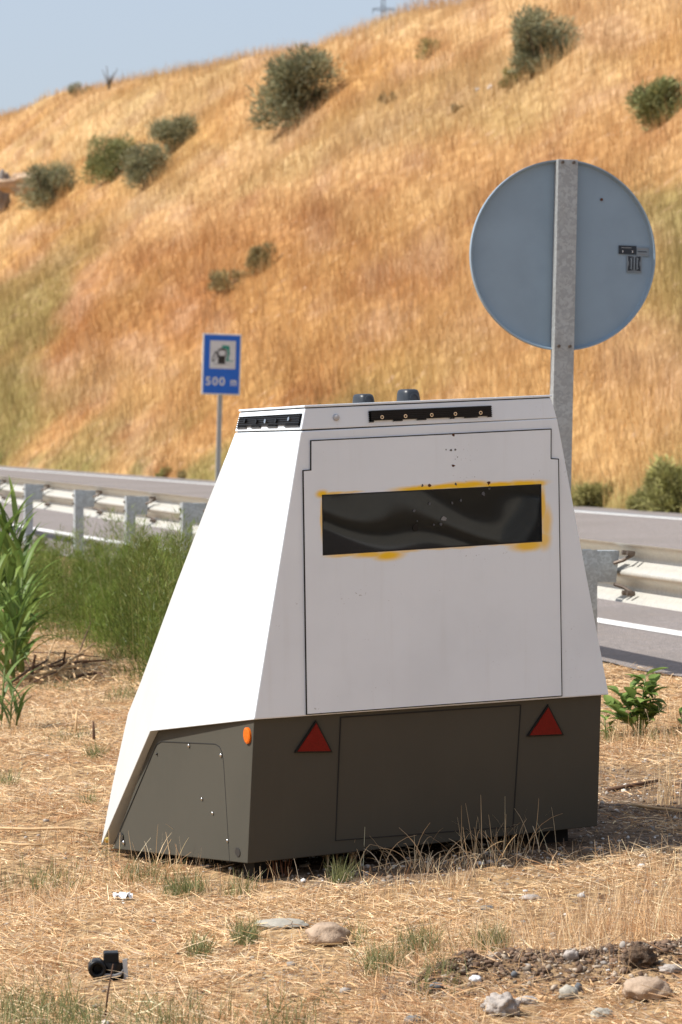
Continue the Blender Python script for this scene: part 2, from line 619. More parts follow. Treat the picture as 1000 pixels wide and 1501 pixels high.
M['roadpaint'] = road_paint()
M['oldline'] = simple('faded_grey_line', (.25, .26, .28), .8, scale=8)
mk = MB()
for v0, v1 in ((-.09, .09), (9.2, 9.4)):
    a = [XY(U0, v0), XY(U0, v1), XY(U1, v1), XY(U1, v0)]
    mk.add([(x, y, ROADZ + .004) for x, y in a], [(0, 1, 2, 3)])
u = U0
while u < U1:
    a = [XY(u, 4.6), XY(u, 4.75), XY(u + 3.5, 4.75), XY(u + 3.5, 4.6)]
    mk.add([(x, y, ROADZ + .004) for x, y in a], [(0, 1, 2, 3)]); u += 12.5
tag(mk.build('road_marking', M['roadpaint']), 'white painted road lines', kind='structure')
old = strip('old_road_marking', 9.44, 9.62, U0, U1, ROADZ + .004, M['oldline'])
tag(old, 'faded grey older edge line beside far white line', kind='structure')

# ------------------------------------------------------------------ hillside
us = np.concatenate([np.arange(-60, 40, 4.0), np.arange(40, 350, .9), np.arange(350, 700, 8.0)])
vps = np.concatenate([np.arange(-.15, 30, .45), np.arange(30, 75, 1.5), np.geomspace(75, 600, 14)])
UU, VV = np.meshgrid(us, vps + 10.5)
HX, HY = XY(UU, VV)
hz = hill(UU, VV) - .25 * (VV < 10.4)


def hill_soil():
    m, n, l, b = new_mat('hill_soil')
    at = n.new('ShaderNodeAttribute'); at.attribute_name = 'Col'
    tc = n.new('ShaderNodeTexCoord')
    ns = noise(n, l, 2.2, 7, tc.outputs['Object'], .7)
    mp = n.new('ShaderNodeMapping'); mp.inputs['Scale'].default_value = (1.6, .5, 1.6); l.new(tc.outputs['Object'], mp.inputs[0])
    st = noise(n, l, 2, 5, mp.outputs[0])
    d = n.new('ShaderNodeMix'); d.data_type = 'RGBA'; d.blend_type = 'MULTIPLY'; d.inputs[0].default_value = 1
    l.new(at.outputs['Color'], d.inputs[6])
    l.new(mixc(n, l, ramp(n, l, st, .3, .7), (.6, .54, .48), (1, 1, 1)), d.inputs[7])
    c = mixc(n, l, ramp(n, l, ns, .56, .70), d.outputs[2], (.50, .33, .21))
    l.new(c, b.inputs['Base Color']); b.inputs['Roughness'].default_value = .95
    b.inputs['Specular IOR Level'].default_value = .1
    bump(n, l, b, ns, .8, .15)
    return m


hs = link('hillside', grid_mesh('hillside', HX, HY, hz, hill_soil(), hill_col(UU, VV)))
tag(hs, 'hillside covered with dry golden grass', kind='structure')

# grass standing on the hillside, one mass
n = 440000
d = np.exp(rng.uniform(np.log(46), np.log(400), n)); a = rng.uniform(-.20, .16, n)
x, y = a * d, d
u, v = UV(x, y); vp = v - 10.5
hc = np.interp(u, HU, HC)
keep = (vp > .05) & (vp < hc / .8 + 9)
dens = -.15 + 1.9 * fbm((.963 * vp - .27 * u) * .8, vp * .8, 93, 4)
keep &= rng.uniform(0, 1, n) < dens
u, v, x, y, d, vp = (q[keep] for q in (u, v, x, y, d, vp)); n = len(u)
c = hill_col(u, v) * rng.normal(1.0, .24, (n, 1)).clip(.4, 1.6)
c = lerp(c, PALE * 1.1, rng.uniform(0, 1, n) ** 3 * .6)
toe = 1 - sstep(.2, 2.5, vp)
hh = rng.uniform(.35, .95, n) * (.45 + 1.0 * fbm((.963 * vp - .27 * u) * .6, vp * .6, 97)) * (1 - .45 * toe)
hg = blades('dry_grass', np.stack([x, y, hill(u, v) - .03], 1), hh, (.006 + d * .00011) * rng.uniform(.6, 1.3, n),
            rng.uniform(0, 6.28, n), rng.uniform(.0, .4, n), rng.uniform(-.1, .8, n), c.clip(0, .95), M['blade'], 2)
tag(link('hill_grass', hg), 'tall dry golden grass covering the hillside', 'grass', kind='stuff')


# ------------------------------------------------------------------ bushes on the hill
def crown_mesh(name, w_, h_, dpt, nleaf, cols, seed, leaf=.10, upright=.5, lobes=9):
    r = np.random.default_rng(seed)
    # lobes inside the crown's outline, each carrying shoots of leaves
    c = np.stack([r.uniform(-.5, .5, lobes) * w_ * .74, r.uniform(-.5, .5, lobes) * dpt * .74, r.uniform(.08, .76, lobes) * h_], 1)
    c[:, :2] *= (1.05 - .45 * (c[:, 2:3] / h_))
    c[:, 0] += .10 * w_ * (c[:, 2] / h_ - .4)
    rad = r.uniform(.12, .29, lobes) * min(w_, h_)
    k = r.integers(0, lobes, nleaf)
    dv = r.normal(size=(nleaf, 3)); dv /= np.linalg.norm(dv, axis=1)[:, None]
    rr = rad[k] * (r.uniform(0, 1, nleaf) ** .45) * r.uniform(.85, 1.25, nleaf)
    p = c[k] + dv * rr[:, None] * np.array([1, 1, .95])
    p[:, 2] = np.maximum(p[:, 2], .02)
    tone = (.65 + .5 * r.uniform(0, 1, lobes))[k] * r.normal(1, .2, nleaf).clip(.5, 1.6)
    mixf = r.uniform(0, 1, nleaf)
    col = lerp(cols[0], cols[1], mixf) * tone[:, None]
    az = np.arctan2(dv[:, 1], dv[:, 0]) + r.normal(0, .5, nleaf)
    tilt = np.arccos(np.clip(dv[:, 2] * .6 + upright, -1, 1)) + r.normal(0, .3, nleaf)
    # sprigs beyond the outline
    return blades(name, p, leaf * r.uniform(.7, 1.8, nleaf), leaf * .42, az, tilt, r.normal(.2, .3, nleaf), col.clip(0.005, .9),
                  M['scrub'], 1, taper=.35)


OLV = (np.array([.19, .195, .105]), np.array([.36, .345, .21]))
YEL = (np.array([.26, .235, .085]), np.array([.42, .35, .16]))
GRN = (np.array([.17, .19, .075]), np.array([.31, .315, .14]))
DRY = (np.array([.20, .155, .085]), np.array([.30, .24, .12]))
FAD = (np.array([.29, .24, .11]), np.array([.43, .34, .17]))
LUSH = (np.array([.30, .30, .10]), np.array([.47, .43, .18]))
SOFT = (np.array([.26, .25, .085]), np.array([.42, .37, .15]))
BUSH = [
    (433, 183, 100, 118, OLV, 'largest tall olive green bush on the hill left of the round sign', 5200, 1),
    (797, 102, 106, 88, OLV, 'broad rounded green bush high on the hill above the round sign', 5200, 2),
    (753, 124, 36, 30, YEL, 'small low bush at the left foot of the broad bush above the round sign', 900, 3),
    (968, 182, 100, 76, GRN, 'wide green bush cut by the right edge of the photo high on the hill', 4200, 4),
    (630, 83, 32, 32, YEL, 'small lone sprig bush between pylon and broad rounded bush', 800, 5),
    (72, 304, 78, 64, OLV, 'dark bush beside the pale rock ledge at the left edge', 3600, 6),
    (163, 264, 74, 66, GRN, 'yellowish green middle bush of the row above the rock ledge', 3200, 7),
    (216, 272, 76, 62, OLV, 'low spreading grey green bush in front of the upper one of the row', 3200, 8),
    (254, 222, 70, 60, OLV, 'highest and rightmost bush of the row left of the tall bush', 3200, 9),
    (115, 140, 42, 22, OLV, 'small dark bush standing alone on the ridge against the sky', 1300, 10),
    (388, 396, 50, 44, FAD, 'faded grey olive bush in mid slope above the fuel sign', 1800, 11),
    (342, 420, 86, 30, FAD, 'low flat yellowish scrub just left of the faded mid slope bush', 1800, 12),
    (568, 152, 28, 20, DRY, 'tiny brownish scrub on bare slope below the pylon', 500, 13),
    (988, 739, 84, 72, LUSH, 'big yellow green bush at the road edge behind the guardrail on the right', 5200, 14),
    (872, 738, 76, 38, SOFT, 'low green weeds at the hill foot just right of the round sign post', 2200, 15),
    (942, 741, 46, 24, SOFT, 'small green weeds at the hill foot left of the yellow green bush', 1000, 16),
    (243, 695, 26, 15, SOFT, 'small low green weed by the far road edge left of the fuel sign', 700, 17),
    (268, 698, 16, 14, FAD, 'small rusty dry weed beside the fuel sign post foot', 400, 18),
    (670, 162, 22, 14, DRY, 'small grey brown scrub left of the two white stones', 300, 19),
]
for bx, by, bw, bh, cols, lab, nl, sd in BUSH:
    p = hill_at(bx, by)
    s = p.y / F
    p = p - Vector((0, 0, .12))
    t = empty('bush', p, 0, lab, 'bush')
    W_, H_ = bw * s * 1.22, bh * s * 1.12
    me = crown_mesh('bush_crown', W_, H_, W_ * .85, int(nl * 2.2), cols, sd, leaf=.030 * math.sqrt(W_ * H_) + .03, upright=.45,
                    lobes=38 if bw > 60 else 12)
    link('crown', me, t)
    tb = MB()
    r = np.random.default_rng(sd + 50)
    for q in range(5):
        e = (r.uniform(-.32, .32) * W_, r.uniform(-.3, .3) * W_, H_ * r.uniform(.45, .75))
        tb.tube([(e[0] * .1, e[1] * .1, -.1), (e[0] * .5, e[1] * .5, e[2] * .5), e], [.03 * W_, .02 * W_, .006 * W_], 6)
    tb.build('trunk', M['bark'], t)

# leafless sapling on the skyline
p = hill_at(160, 130)
sp_ = MB(); s = p.y / F
for e in ((-10, 28), (-4, 34), (6, 24), (12, 30), (2, 20)):
    sp_.tube([(0, 0, -.2), (e[0] * .3 * s, 0, e[1] * .4 * s), (e[0] * s, .2, e[1] * s)], [.07, .05, .02], 5)
tag(sp_.build('bare_sapling', M['bark'], loc=p), 'thin leafless sapling on the ridge right of the small dark bush', 'sapling')


def rock_mesh(name, sx, sy, sz, seed, sub=3, rough=.25, freq=1.6, flat=0):
    bm = bmesh.new()
    bmesh.ops.create_icosphere(bm, subdivisions=sub, radius=1)
    r = random.Random(seed)
    o = [r.uniform(0, 50) for _ in range(3)]
    from mathutils import noise as mn
    for vtx in bm.verts:
        c_ = vtx.co.copy()
        k = 1 + rough * mn.noise(c_ * freq + Vector(o)) + rough * .45 * mn.noise(c_ * freq * 2.7 + Vector(o)) + rough * .2 * mn.noise(c_ * freq * 7 + Vector(o))
        c_ *= k
        if flat: c_.z = max(c_.z, -flat)
        vtx.co = (c_.x * sx, c_.y * sy, c_.z * sz)
    me = bpy.data.meshes.new(name); bm.to_mesh(me); bm.free()
    me.polygons.foreach_set('use_smooth', [True] * len(me.polygons))
    return me


def rock(name, p, sx, sy, sz, seed, mat, label, cat='stone', rough=.25, rz=0, sub=3, freq=1.6, sink=.25, group=None):
    me = rock_mesh(name, sx, sy, sz, seed, sub, rough, freq)
    me.materials.append(mat)
    o = link(name, me, None, p + Vector((0, 0, sz * (1 - 2 * sink))))
    o.rotation_euler = (0, 0, rz)
    return tag(o, label, cat, group)


p = hill_at(4, 312); s = p.y / F
rock('boulder', p, 12 * s, 14 * s, 32 * s, 5, M['cliffgrey'], 'grey upright boulder at the left edge beside the pale ledge', 'boulder', .4, sub=4, sink=.02)
p = hill_at(60, 280); s = p.y / F
rock('rock_ledge', p, 62 * s, 18 * s, 16 * s, 8, M['cliff'], 'pale sandy rock ledge behind the dark bush at left', 'rock', .45, .1, 4, 2.4, sink=.2)
p = hill_at(700, 134); s = p.y / F
rock('white_stone', p, 4 * s, 4 * s, 3.4 * s, 11, M['paper'], 'left and lower one of two white stones high on the hill', 'stone')
p = hill_at(719, 131); s = p.y / F
rock('white_stone', p, 5 * s, 4 * s, 4.4 * s, 12, M['paper'], 'right and larger one of two white stones high on the hill', 'stone')

# ------------------------------------------------------------------ pylon beyond the ridge
PD = 430.0
pk = PD / F
pz = 22.0
pyl = empty('power_pylon', (62 * pk, PD, pz), 0, 'grey lattice power pylon with a crossarm behind the ridge', 'pylon')
top = CAMZ + 645 * pk - pz
lm = MB()
w0, w1 = .55, .2


def pw(z): return w0 + (w1 - w0) * z / top


cor = ((-1, -1), (1, -1), (1, 1), (-1, 1))
for sx, sy in cor:
    lm.tube([(sx * w0, sy * w0, -2), (sx * w1, sy * w1, top)], .05, 6)
nb = 44
for i in range(nb):
    z0_, z1_ = top * i / nb, top * (i + 1) / nb
    for k in range(4):
        a_, b_ = cor[k], cor[(k + 1) % 4]
        if i % 2: a_, b_ = b_, a_
        lm.tube([(a_[0] * pw(z0_), a_[1] * pw(z0_), z0_), (b_[0] * pw(z1_), b_[1] * pw(z1_), z1_)], .028, 4)
lm.build('mast', M['pylon'], pyl)
for zc, half in ((CAMZ + 606.5 * pk - pz, 15.5 * pk), (CAMZ + 640 * pk - pz, 15.5 * pk)):
    am = MB()
    for dz in (-.14, .14):
        am.tube([(-half, 0, zc + (.05 if dz > 0 else -.05)), (0, 0, zc + dz * 1.6), (half, 0, zc + (.05 if dz > 0 else -.05))], .04, 4)
    for i in range(9):
        xx = -half + half * 2 * i / 8
        am.tube([(xx, 0, zc - .16), (xx + .05, 0, zc + .18)], .03, 4)
    am.build('crossarm', M['pylon'], pyl)
    for sx in (-1, 1):
        im = MB(); im.tube([(sx * half, 0, zc - .08), (sx * half, 0, zc - .62)], [.06, .04], 6)
        im.build('insulator', M['pylon'], pyl)

# ------------------------------------------------------------------ guardrail
RAILTOP = ROADZ + .69
BD = Vector((-.2369, .9715, 0)); BN = Vector((.9715, .2369, 0))        # along / towards the road
B0 = Vector((1.72, 17.2, 0))
prof = [(-.075, .0), (-.070, -.012), (-.03, -.035), (.0, -.06), (.0, -.095), (-.03, -.118), (-.078, -.142), (-.083, -.155),
        (-.078, -.168), (-.03, -.192), (.0, -.215), (.0, -.25), (-.03, -.275), (-.070, -.298), (-.075, -.31)]
# (offset towards the road negative = towards the verge): two waves face the road, the valley faces the verge
rail = empty('guardrail', (B0.x, B0.y, ROADZ), 0, 'long dusty galvanised W beam guardrail on posts along the road', 'guardrail')


def rail_p(t, off, z):
    q = BD * t + BN * off
    return (q.x, q.y, z - ROADZ)


SEGL = 4.13
t0 = -36.0
k = 0
while t0 < 150:
    vs, fs = [], []
    nn = 6
    for th in (0, .003):
        for i in range(nn + 1):
            for (o_, z_) in prof:
                vs.append(rail_p(t0 + (SEGL + .12) * i / nn, o_ + th + (.0015 if k % 2 else 0), RAILTOP + z_))
    m_ = len(prof)
    for L_ in range(2):
        b = L_ * (nn + 1) * m_
        for i in range(nn):
            for j in range(m_ - 1):
                fs.append((b + i * m_ + j, b + i * m_ + j + 1, b + (i + 1) * m_ + j + 1, b + (i + 1) * m_ + j))
    ob = mesh_obj('beam', vs, fs, M['beam'], rail, True)
    t0 += SEGL; k += 1


def c_channel(mb, t, off, z0, z1, w_=.10, dp=.06, th=.006):
    """upright C section: web towards the verge"""
    for (ta, tb, oa, ob_) in ((-w_ / 2, w_ / 2, 0, th), (-w_ / 2, -w_ / 2 + th, th, dp), (w_ / 2 - th, w_ / 2, th, dp)):
        vs = [rail_p(t + tt, off + oo, zz) for zz in (z0, z1) for oo in (oa, ob_) for tt in (ta, tb)]
        mb.add(vs, [(0, 1, 3, 2), (4, 5, 7, 6), (0, 1, 5, 4), (2, 3, 7, 6), (0, 2, 6, 4), (1, 3, 7, 5)])


POFF = -.295                                   # post line, towards the verge
posts = []
for pxx in (36, 109, 184, 266, 0):
    if pxx:
        a_ = (pxx - 500) / F
        # ray x = a*y crosses the post line
        q0 = B0 + BN * POFF
        t_ = (a_ * q0.y - q0.x) / (BD.x - a_ * BD.y)
        posts.append(t_)
tt = posts[3]
extra = [tt - 2.85 * i for i in range(1, 18)]
a_ = (848 - 500) / F
q0 = B0 + BN * POFF
tr = (a_ * q0.y - q0.x) / (BD.x - a_ * BD.y)
sh = min(extra, key=lambda e: abs(e - tr)); dlt = tr - sh
extra = [e + dlt * min(1, (tt - e) / (tt - sh)) for e in extra]
step = posts[0] - posts[1]
extra += [posts[0] + step * i for i in range(1, 30)]
for t_ in posts + extra:
    pm = MB()
    c_channel(pm, t_, POFF, ROADZ - .25, RAILTOP - .035,   .115, .085)
    po = pm.build('post', M['galvblue'], rail)
    sm = MB()
    o0, o1, zt, zb = POFF + .085, -.085, RAILTOP - .04, RAILTOP - .205
    # spacer: folded plate, its side turned along the rail
    for ta, tb in ((-.05, -.044), (.044, .05)):
        vs = [rail_p(t_ + q, *oz) for q in (ta, tb) for oz in ((o0 - .06, zt), (o1, zt), (o1 - .02, zb), (o0 - .06, zb))]
        sm.add(vs, [(0, 1, 2, 3), (4, 5, 6, 7), (0, 1, 5, 4), (1, 2, 6, 5), (2, 3, 7, 6), (3, 0, 4, 7)])
    vs = [rail_p(t_ + q, *oz) for q in (-.044, .044) for oz in ((o0 - .06, zt - .006), (o0 - .06, zt), (o1, zt), (o1, zt - .006))]
    sm.add(vs, [(0, 1, 2, 3), (4, 5, 6, 7), (0, 1, 5, 4), (1, 2, 6, 5), (2, 3, 7, 6), (3, 0, 4, 7)])
    so = sm.build('spacer', M['galvblue'], rail)
    if not 14 < (B0 + BD * t_).y < 48: continue
    for zz, s_ in ((RAILTOP - .105, 1), (RAILTOP - .215, -1)):
        cm = MB()
        cm.tube([rail_p(t_ - .05, o1 - .03, zz), rail_p(t_ - .08, o1 + .01, zz + .015 * s_), rail_p(t_ - .12, o1 + .05, zz + .045 * s_)], .010, 6)
        cm.build('bracket', M['bolt'], rail)
    for zz in (.05, .26):
        for q in (.11, .19):
            cm = MB(); cm.tube([rail_p(t_ - q, -.05, RAILTOP - zz), rail_p(t_ - q, -.090, RAILTOP - zz + .003)], .014, 6)
            cm.build('bolt', M['bolt'], rail)
    for zz in (.09, .17):
        bm_ = MB(); bm_.tube([rail_p(t_ + .02, POFF - .015, RAILTOP - zz), rail_p(t_ + .02, POFF + .004, RAILTOP - zz)], .012, 6)
        bm_.build('bolt_head', M['bolt'], po)

# ------------------------------------------------------------------ round sign seen from behind
SD = 16.2
k = SD / F
sc_ = Vector(((826 - 500) * k, SD, CAMZ + (620 - 374) * k))
gz = float(zg(np.array(sc_.x), np.array(sc_.y)))
lean = R(1.25)
rs = empty('round_sign', (sc_.x - math.tan(lean) * (sc_.z - gz), SD, gz), 0,
           'round traffic sign seen from its blue grey back on a galvanised post', 'road sign')
rs.rotation_euler = (0, lean, R(11))
hz_ = sc_.z - gz
RAD = 140 * k
# dished aluminium plate with a folded rim
vs, fs = [], []
rings = [(0, 0), (.5, .001), (.93, 0), (.955, .004), (.985, .004), (1.0, -.002), (1.0, -.02), (.985, -.02), (.985, .0005)]
rings = [(0, .012), (.3, .012), (.6, .012), (.9, .012), (.962, .012), (.968, .010), (.986, -.014), (1.0, -.014), (1.0, .018), (.99, .020), (.6, .020), (0.001, .020)]
n_ = 96
for (rr, yy) in rings:
    for i in range(n_):
        an = 2 * math.pi * i / n_
        rr2 = max(rr, .001)
        wob = .0035 * math.sin(an * 2 + .6) * rr2 ** 2 + .004 * math.sin(an + 2.2) * rr2
        vs.append((RAD * rr2 * math.cos(an), yy + wob, hz_ + RAD * rr2 * math.sin(an)))
for j in range(len(rings) - 1):
    for i in range(n_):
        fs.append((j * n_ + i, j * n_ + (i + 1) % n_, (j + 1) * n_ + (i + 1) % n_, (j + 1) * n_ + i))
fs += [tuple(range(n_)), tuple(range((len(rings) - 1) * n_, len(rings) * n_))]
disc = mesh_obj('disc', vs, fs, M['signback'], rs, True)
es = disc.modifiers.new('edges', 'EDGE_SPLIT'); es.split_angle = R(35)
hw = 15 * k
pmb = MB()
pmb.box(-hw, hw, -.058, -.0535, -.3, hz_ + RAD * .995)
pmb.box(-hw, -hw + .004, -.0535, .008, -.3, hz_ + RAD * .995)
pmb.box(hw - .004, hw, -.0535, .008, -.3, hz_ + RAD * .995)
post = pmb.build('post', M['galv'], rs); bevel(post, .002, 2)
for (bx, bz) in ((-.028, .965), (.026, .965), (-.028, -.955), (.026, -.955)):
    b_ = MB(); b_.tube([(bx, -.058, hz_ + RAD * bz), (bx, -.072, hz_ + RAD * bz)], .0075, 8)
    b_.build('bolt', M['bolt'], post)
b_ = MB(); b_.tube([(RAD * .41, .0125, hz_ + RAD * .60), (RAD * .41, .0065, hz_ + RAD * .60)], .007, 7)
b_.build('rivet', M['rust'], disc)


def plate(name, x0, x1, z0, z1, y, mat, parent, th=.0012, tilt=R(-4), c0=None):
    m_ = MB(); m_.box(x0, x1, y - th, y, z0, z1)
    o = m_.build(name, mat, parent)
    return o


def sgn(px_, py_):
    return ((px_ - 826) * k, (374 - py_) * k + hz_)


def sign_quad(name, a0, b0, a1, b1, y, mat, parent):
    x0, z1 = sgn(a0, b0); x1, z0 = sgn(a1, b1)
    return plate(name, x0, x1, z0, z1, y, mat, parent)


yb = .0105
sign_quad('dark_sticker', 911, 356.5, 938, 369, yb, M['stickdark'], disc)
for xx in (917.2, 932):
    sign_quad('printed_tick', xx - .7, 363.5, xx + .7, 366.8, yb - .0016, M['signwhite'], disc)
sign_quad('printed_line', 915, 359, 930, 360.2, yb - .0016, M['greyprint'], disc)
sign_quad('grey_sticker', 938.6, 358.5, 957.5, 371, yb, M['stickgrey'], disc)
for q in range(3):
    sign_quad('printed_line', 940, 360.6 + q * 3.6, 956 - q * 2, 361.8 + q * 3.6, yb - .0016, M['greyprint'] if q != 1 else M['stickdark'], disc)
sign_quad('emblem_sticker', 923.8, 370.8, 946.8, 396, yb, M['stickgrey'], disc)
ce = sgn(935.2, 382.6)
em = MB()
# square of dark with an oval of light bars left open
rw, rh = 9.0 * k, 10.2 * k
for i in range(4):
    for j in range(1):
        sx = (-1, 1, 1, -1)[i]; sz = (-1, -1, 1, 1)[i]
        pts = [(ce[0] + sx * rw * 1.08, yb - .002, ce[1] + sz * rh * 1.06)]
        arc = []
        for q in range(9):
            an = math.pi / 2 * q / 8
            arc.append((ce[0] + sx * rw * 1.0 * math.cos(an), yb - .002, ce[1] + sz * rh * 1.0 * math.sin(an)))
        em.prism(pts + arc, (0, .0006, 0))
for i in range(4):
    xc = (-.75 + .50 * i) * rw
    hh_ = rh * math.sqrt(max(.05, 1 - (xc / rw) ** 2)) * .94
    em.box(ce[0] + xc - .13 * rw, ce[0] + xc + .13 * rw, yb - .002, yb - .0014, ce[1] - hh_, ce[1] + hh_)
em.build('emblem', M['stickdark'], disc)

# ------------------------------------------------------------------ fuel station sign across the road
FD = 75.0
k2 = FD / F
fx = (325 - 500) * k2
fz = CAMZ + (620 - 534) * k2
uu_, vv_ = UV(fx, FD)
fg = ROADZ - .1
lean = R(1.6)
fsn = empty('fuel_sign', (fx - math.tan(lean) * (fz - fg), FD, fg), 0, 'blue fuel station sign reading 500 m on a thin post across the road', 'road sign')
fsn.rotation_euler = (0, lean, R(14))
h0 = fz - fg
hwid, hhgt = 28 * k2 / math.cos(R(14)), 44.8 * k2
bd = MB(); bd.box(-hwid, hwid, -.012, .03, h0 - hhgt, h0 + hhgt)
board = bevel(bd.build('board', M['signwhite'], fsn), .006)
bl = MB(); bl.box(-hwid + .032, hwid - .032, -.0155, -.012, h0 - hhgt + .032, h0 + hhgt - .032)
bl.build('blue_face', M['signblue'], board)
pp = MB(); pp.box(-.05, .05, .032, .09, -.4, h0 + hhgt * .6)
pp.build('post', M['galv'], fsn)


def fq(zx, zy):      # pixel of the 6.53x enlargement -> board plane
    return (((zx - 294) / 185) * hwid, h0 + (418 - zy) / 292 * hhgt)


def fpoly(name, pts, y, mat, th=.003):
    m_ = MB()
    loops = pts if isinstance(pts[0], list) else [pts]
    m_.prism([[(fq(*p_)[0], y, fq(*p_)[1]) for p_ in lp] for lp in loops], (0, -th, 0))
    return m_.build(name, mat, board)


fpoly('white_square', [(178, 192), (425, 192), (425, 460), (178, 460)], -.0155, M['signwhite'])
fpoly('pump_symbol', [[(252, 290), (262, 272), (280, 265), (312, 265), (328, 272), (337, 290), (337, 335), (326, 350), (326, 412), (258, 412), (258, 350), (244, 330)],
                      [(262, 292), (262, 322), (272, 336), (318, 336), (326, 324), (326, 292), (316, 284), (272, 284)]], -.0185, M['signblack'])
fpoly('pump_hose', [[(246, 300), (232, 290), (196, 380), (212, 402), (252, 340), (252, 330), (214, 386), (206, 376), (234, 312), (246, 316)]], -.0185, M['signblack'])
fpoly('pump_base', [(215, 412), (365, 412), (365, 418), (215, 418)], -.0185, M['greyprint'])
fpoly('nozzle_symbol', [[(288, 258), (292, 242), (300, 236), (350, 236), (366, 246), (368, 320), (360, 336), (358, 378), (400, 380), (400, 388), (334, 388), (334, 372), (346, 330), (346, 290), (330, 268), (305, 262)]], -.0187, M['signgreen'])


def text_mesh(s, size, mat, name, parent, x, z, y, wscale=1.0):
    cu = bpy.data.curves.new(name, 'FONT'); cu.body = s; cu.size = size; cu.extrude = .0012; cu.align_x = 'LEFT'
    cu.offset = size * .022; cu.space_character = 1.18
    o = bpy.data.objects.new(name, cu); COL.objects.link(o)
    dg = bpy.context.evaluated_depsgraph_get(); dg.update()
    me = bpy.data.meshes.new_from_object(o.evaluated_get(dg))
    bpy.data.objects.remove(o)
    me.materials.append(mat)
    ob = link(name, me, parent)
    xs = [v_.co.x for v_ in me.vertices]
    ob.rotation_euler = (R(90), 0, 0)
    ob.scale = (wscale, 1, 1)
    ob.location = (x - min(xs) * wscale, y, z)
    return ob, (max(xs) - min(xs)) * wscale


cap_h = (618 - 540) / 292 * hhgt
ta = fq(140, 618)
o_, w5 = text_mesh('500', cap_h / .70, M['signwhite'], 'distance_text', board, ta[0], ta[1], -.017)
o_.scale.x = (fq(326, 0)[0] - ta[0]) / w5
o_.location.x = ta[0]
tm = fq(380, 618)
o_, wm = text_mesh('m', cap_h / .70, M['signwhite'], 'unit_text', board, tm[0], tm[1], -.017)
o_.scale.x = (fq(438, 0)[0] - tm[0]) / wm
o_.location.x = tm[0]

# ------------------------------------------------------------------ the trailer
TR = Matrix(((0.9066172674, -0.4207086933, -0.0323932981, -0.28744963),
             (0.4199807425, 0.9071302237, -0.0270357758, 11.25),
             (0.0407591257, 0.0109065398, 0.9991094740, 0.61354288), (0, 0, 0, 1)))
W = 1.3405578
tr_ = empty('speed_camera_trailer', (0, 0, 0), 0, 'white and taupe speed camera trailer parked on the dry grass verge', 'trailer')
tr_.matrix_world = TR


def mir(p_): return (W - p_[0], p_[1], p_[2])


LFT = dict(A=(0, 0, .008), C=(.1885, -.034, .953), S=(.186, .516, .940), T=(.168, .568, .851), G=(-.022, .881, -.111),
           E1=(.165, .725, .70), E2=(.164, 1.037, .40), E3=(.152, 1.402, .009), E4=(.153, 1.543, -.118), E5=(.075, 1.527, -.377), H=(-.002, 1.467, -.592))
names = list(LFT)
hv = [LFT[q] for q in names] + [mir(LFT[q]) for q in names]
hv[len(names)] = (W, 0, -.009)
hv[len(names) + 1] = (W - .1885, -.034, .957)
ix = {q: i for i, q in enumerate(names)}
nn = len(names)


def L_(q): return ix[q]


def R_(q): return ix[q] + nn


hf = []
for S_ in (L_, R_):
    hf += [[S_('A'), S_('C'), S_('S'), S_('T'), S_('G')], [S_('T'), S_('E1'), S_('E2'), S_('E3'), S_('E4'), S_('E5'), S_('H'), S_('G')]]
hf += [[L_('A'), R_('A'), R_('C'), L_('C')], [L_('C'), R_('C'), R_('S'), L_('S')], [L_('A'), L_('G'), R_('G'), R_('A')],
       [L_('G'), L_('H'), R_('H'), R_('G')]]
ch = ['S', 'T', 'E1', 'E2', 'E3', 'E4', 'E5', 'H']
for a_, b_ in zip(ch, ch[1:]):
    hf.append([L_(a_), R_(a_), R_(b_), L_(b_)])
hood = mesh_obj('hood', hv, hf, M['white'], tr_)
me = hood.data
me.materials.append(M['whiteshade'])
for pf in me.polygons:
    if ix['E2'] in pf.vertices or ix['E2'] + nn in pf.vertices or (ix['H'] in pf.vertices):
        pf.material_index = 1
bevel(hood, .004, 2, 12)

# cap above the seam
dzc = .0045
cv = [(.1885 + .001, -.034, .953 + dzc), (.2078, -.0304, 1.027), (.199, .500, 1.009), (.186, .516, .940 + dzc)]
cvm = [mir(q) for q in cv]
cap = mesh_obj('cap', cv + cvm, [(0, 1, 2, 3), (4, 5, 6, 7), (0, 4, 5, 1), (1, 5, 6, 2), (2, 6, 7, 3), (3, 7, 4, 0)], M['white'], tr_)
bevel(cap, .003, 2)
gp = MB(); gp.prism([(.195, -.026, .945), (W - .195, -.026, .945), (W - .193, .508, .935), (.193, .508, .935)], (0, 0, .03))
gp.build('seam_shade_core', M['trimgap'], cap)  # black core paints the shade inside the open gap below the cap
# lid
lz = [(.2078, -.0304), (.199, .500)]
lid = MB()
lid.prism([(.205, -.0335, 1.0305), (W - .205, -.0335, 1.0305), (W - .197, .503, 1.0125), (.197, .503, 1.0125)], (0, 0, .0075))
lido = bevel(lid.build('roof_lid', M['white'], tr_), .002)
gl_ = MB(); gl_.prism([(.211, -.026, 1.02), (W - .211, -.026, 1.02), (W - .203, .495, 1.003), (.203, .495, 1.003)], (0, 0, .012))
gl_.build('lid_shade_core', M['trimgap'], lido)  # shade of the gap under the lid, put into a black core

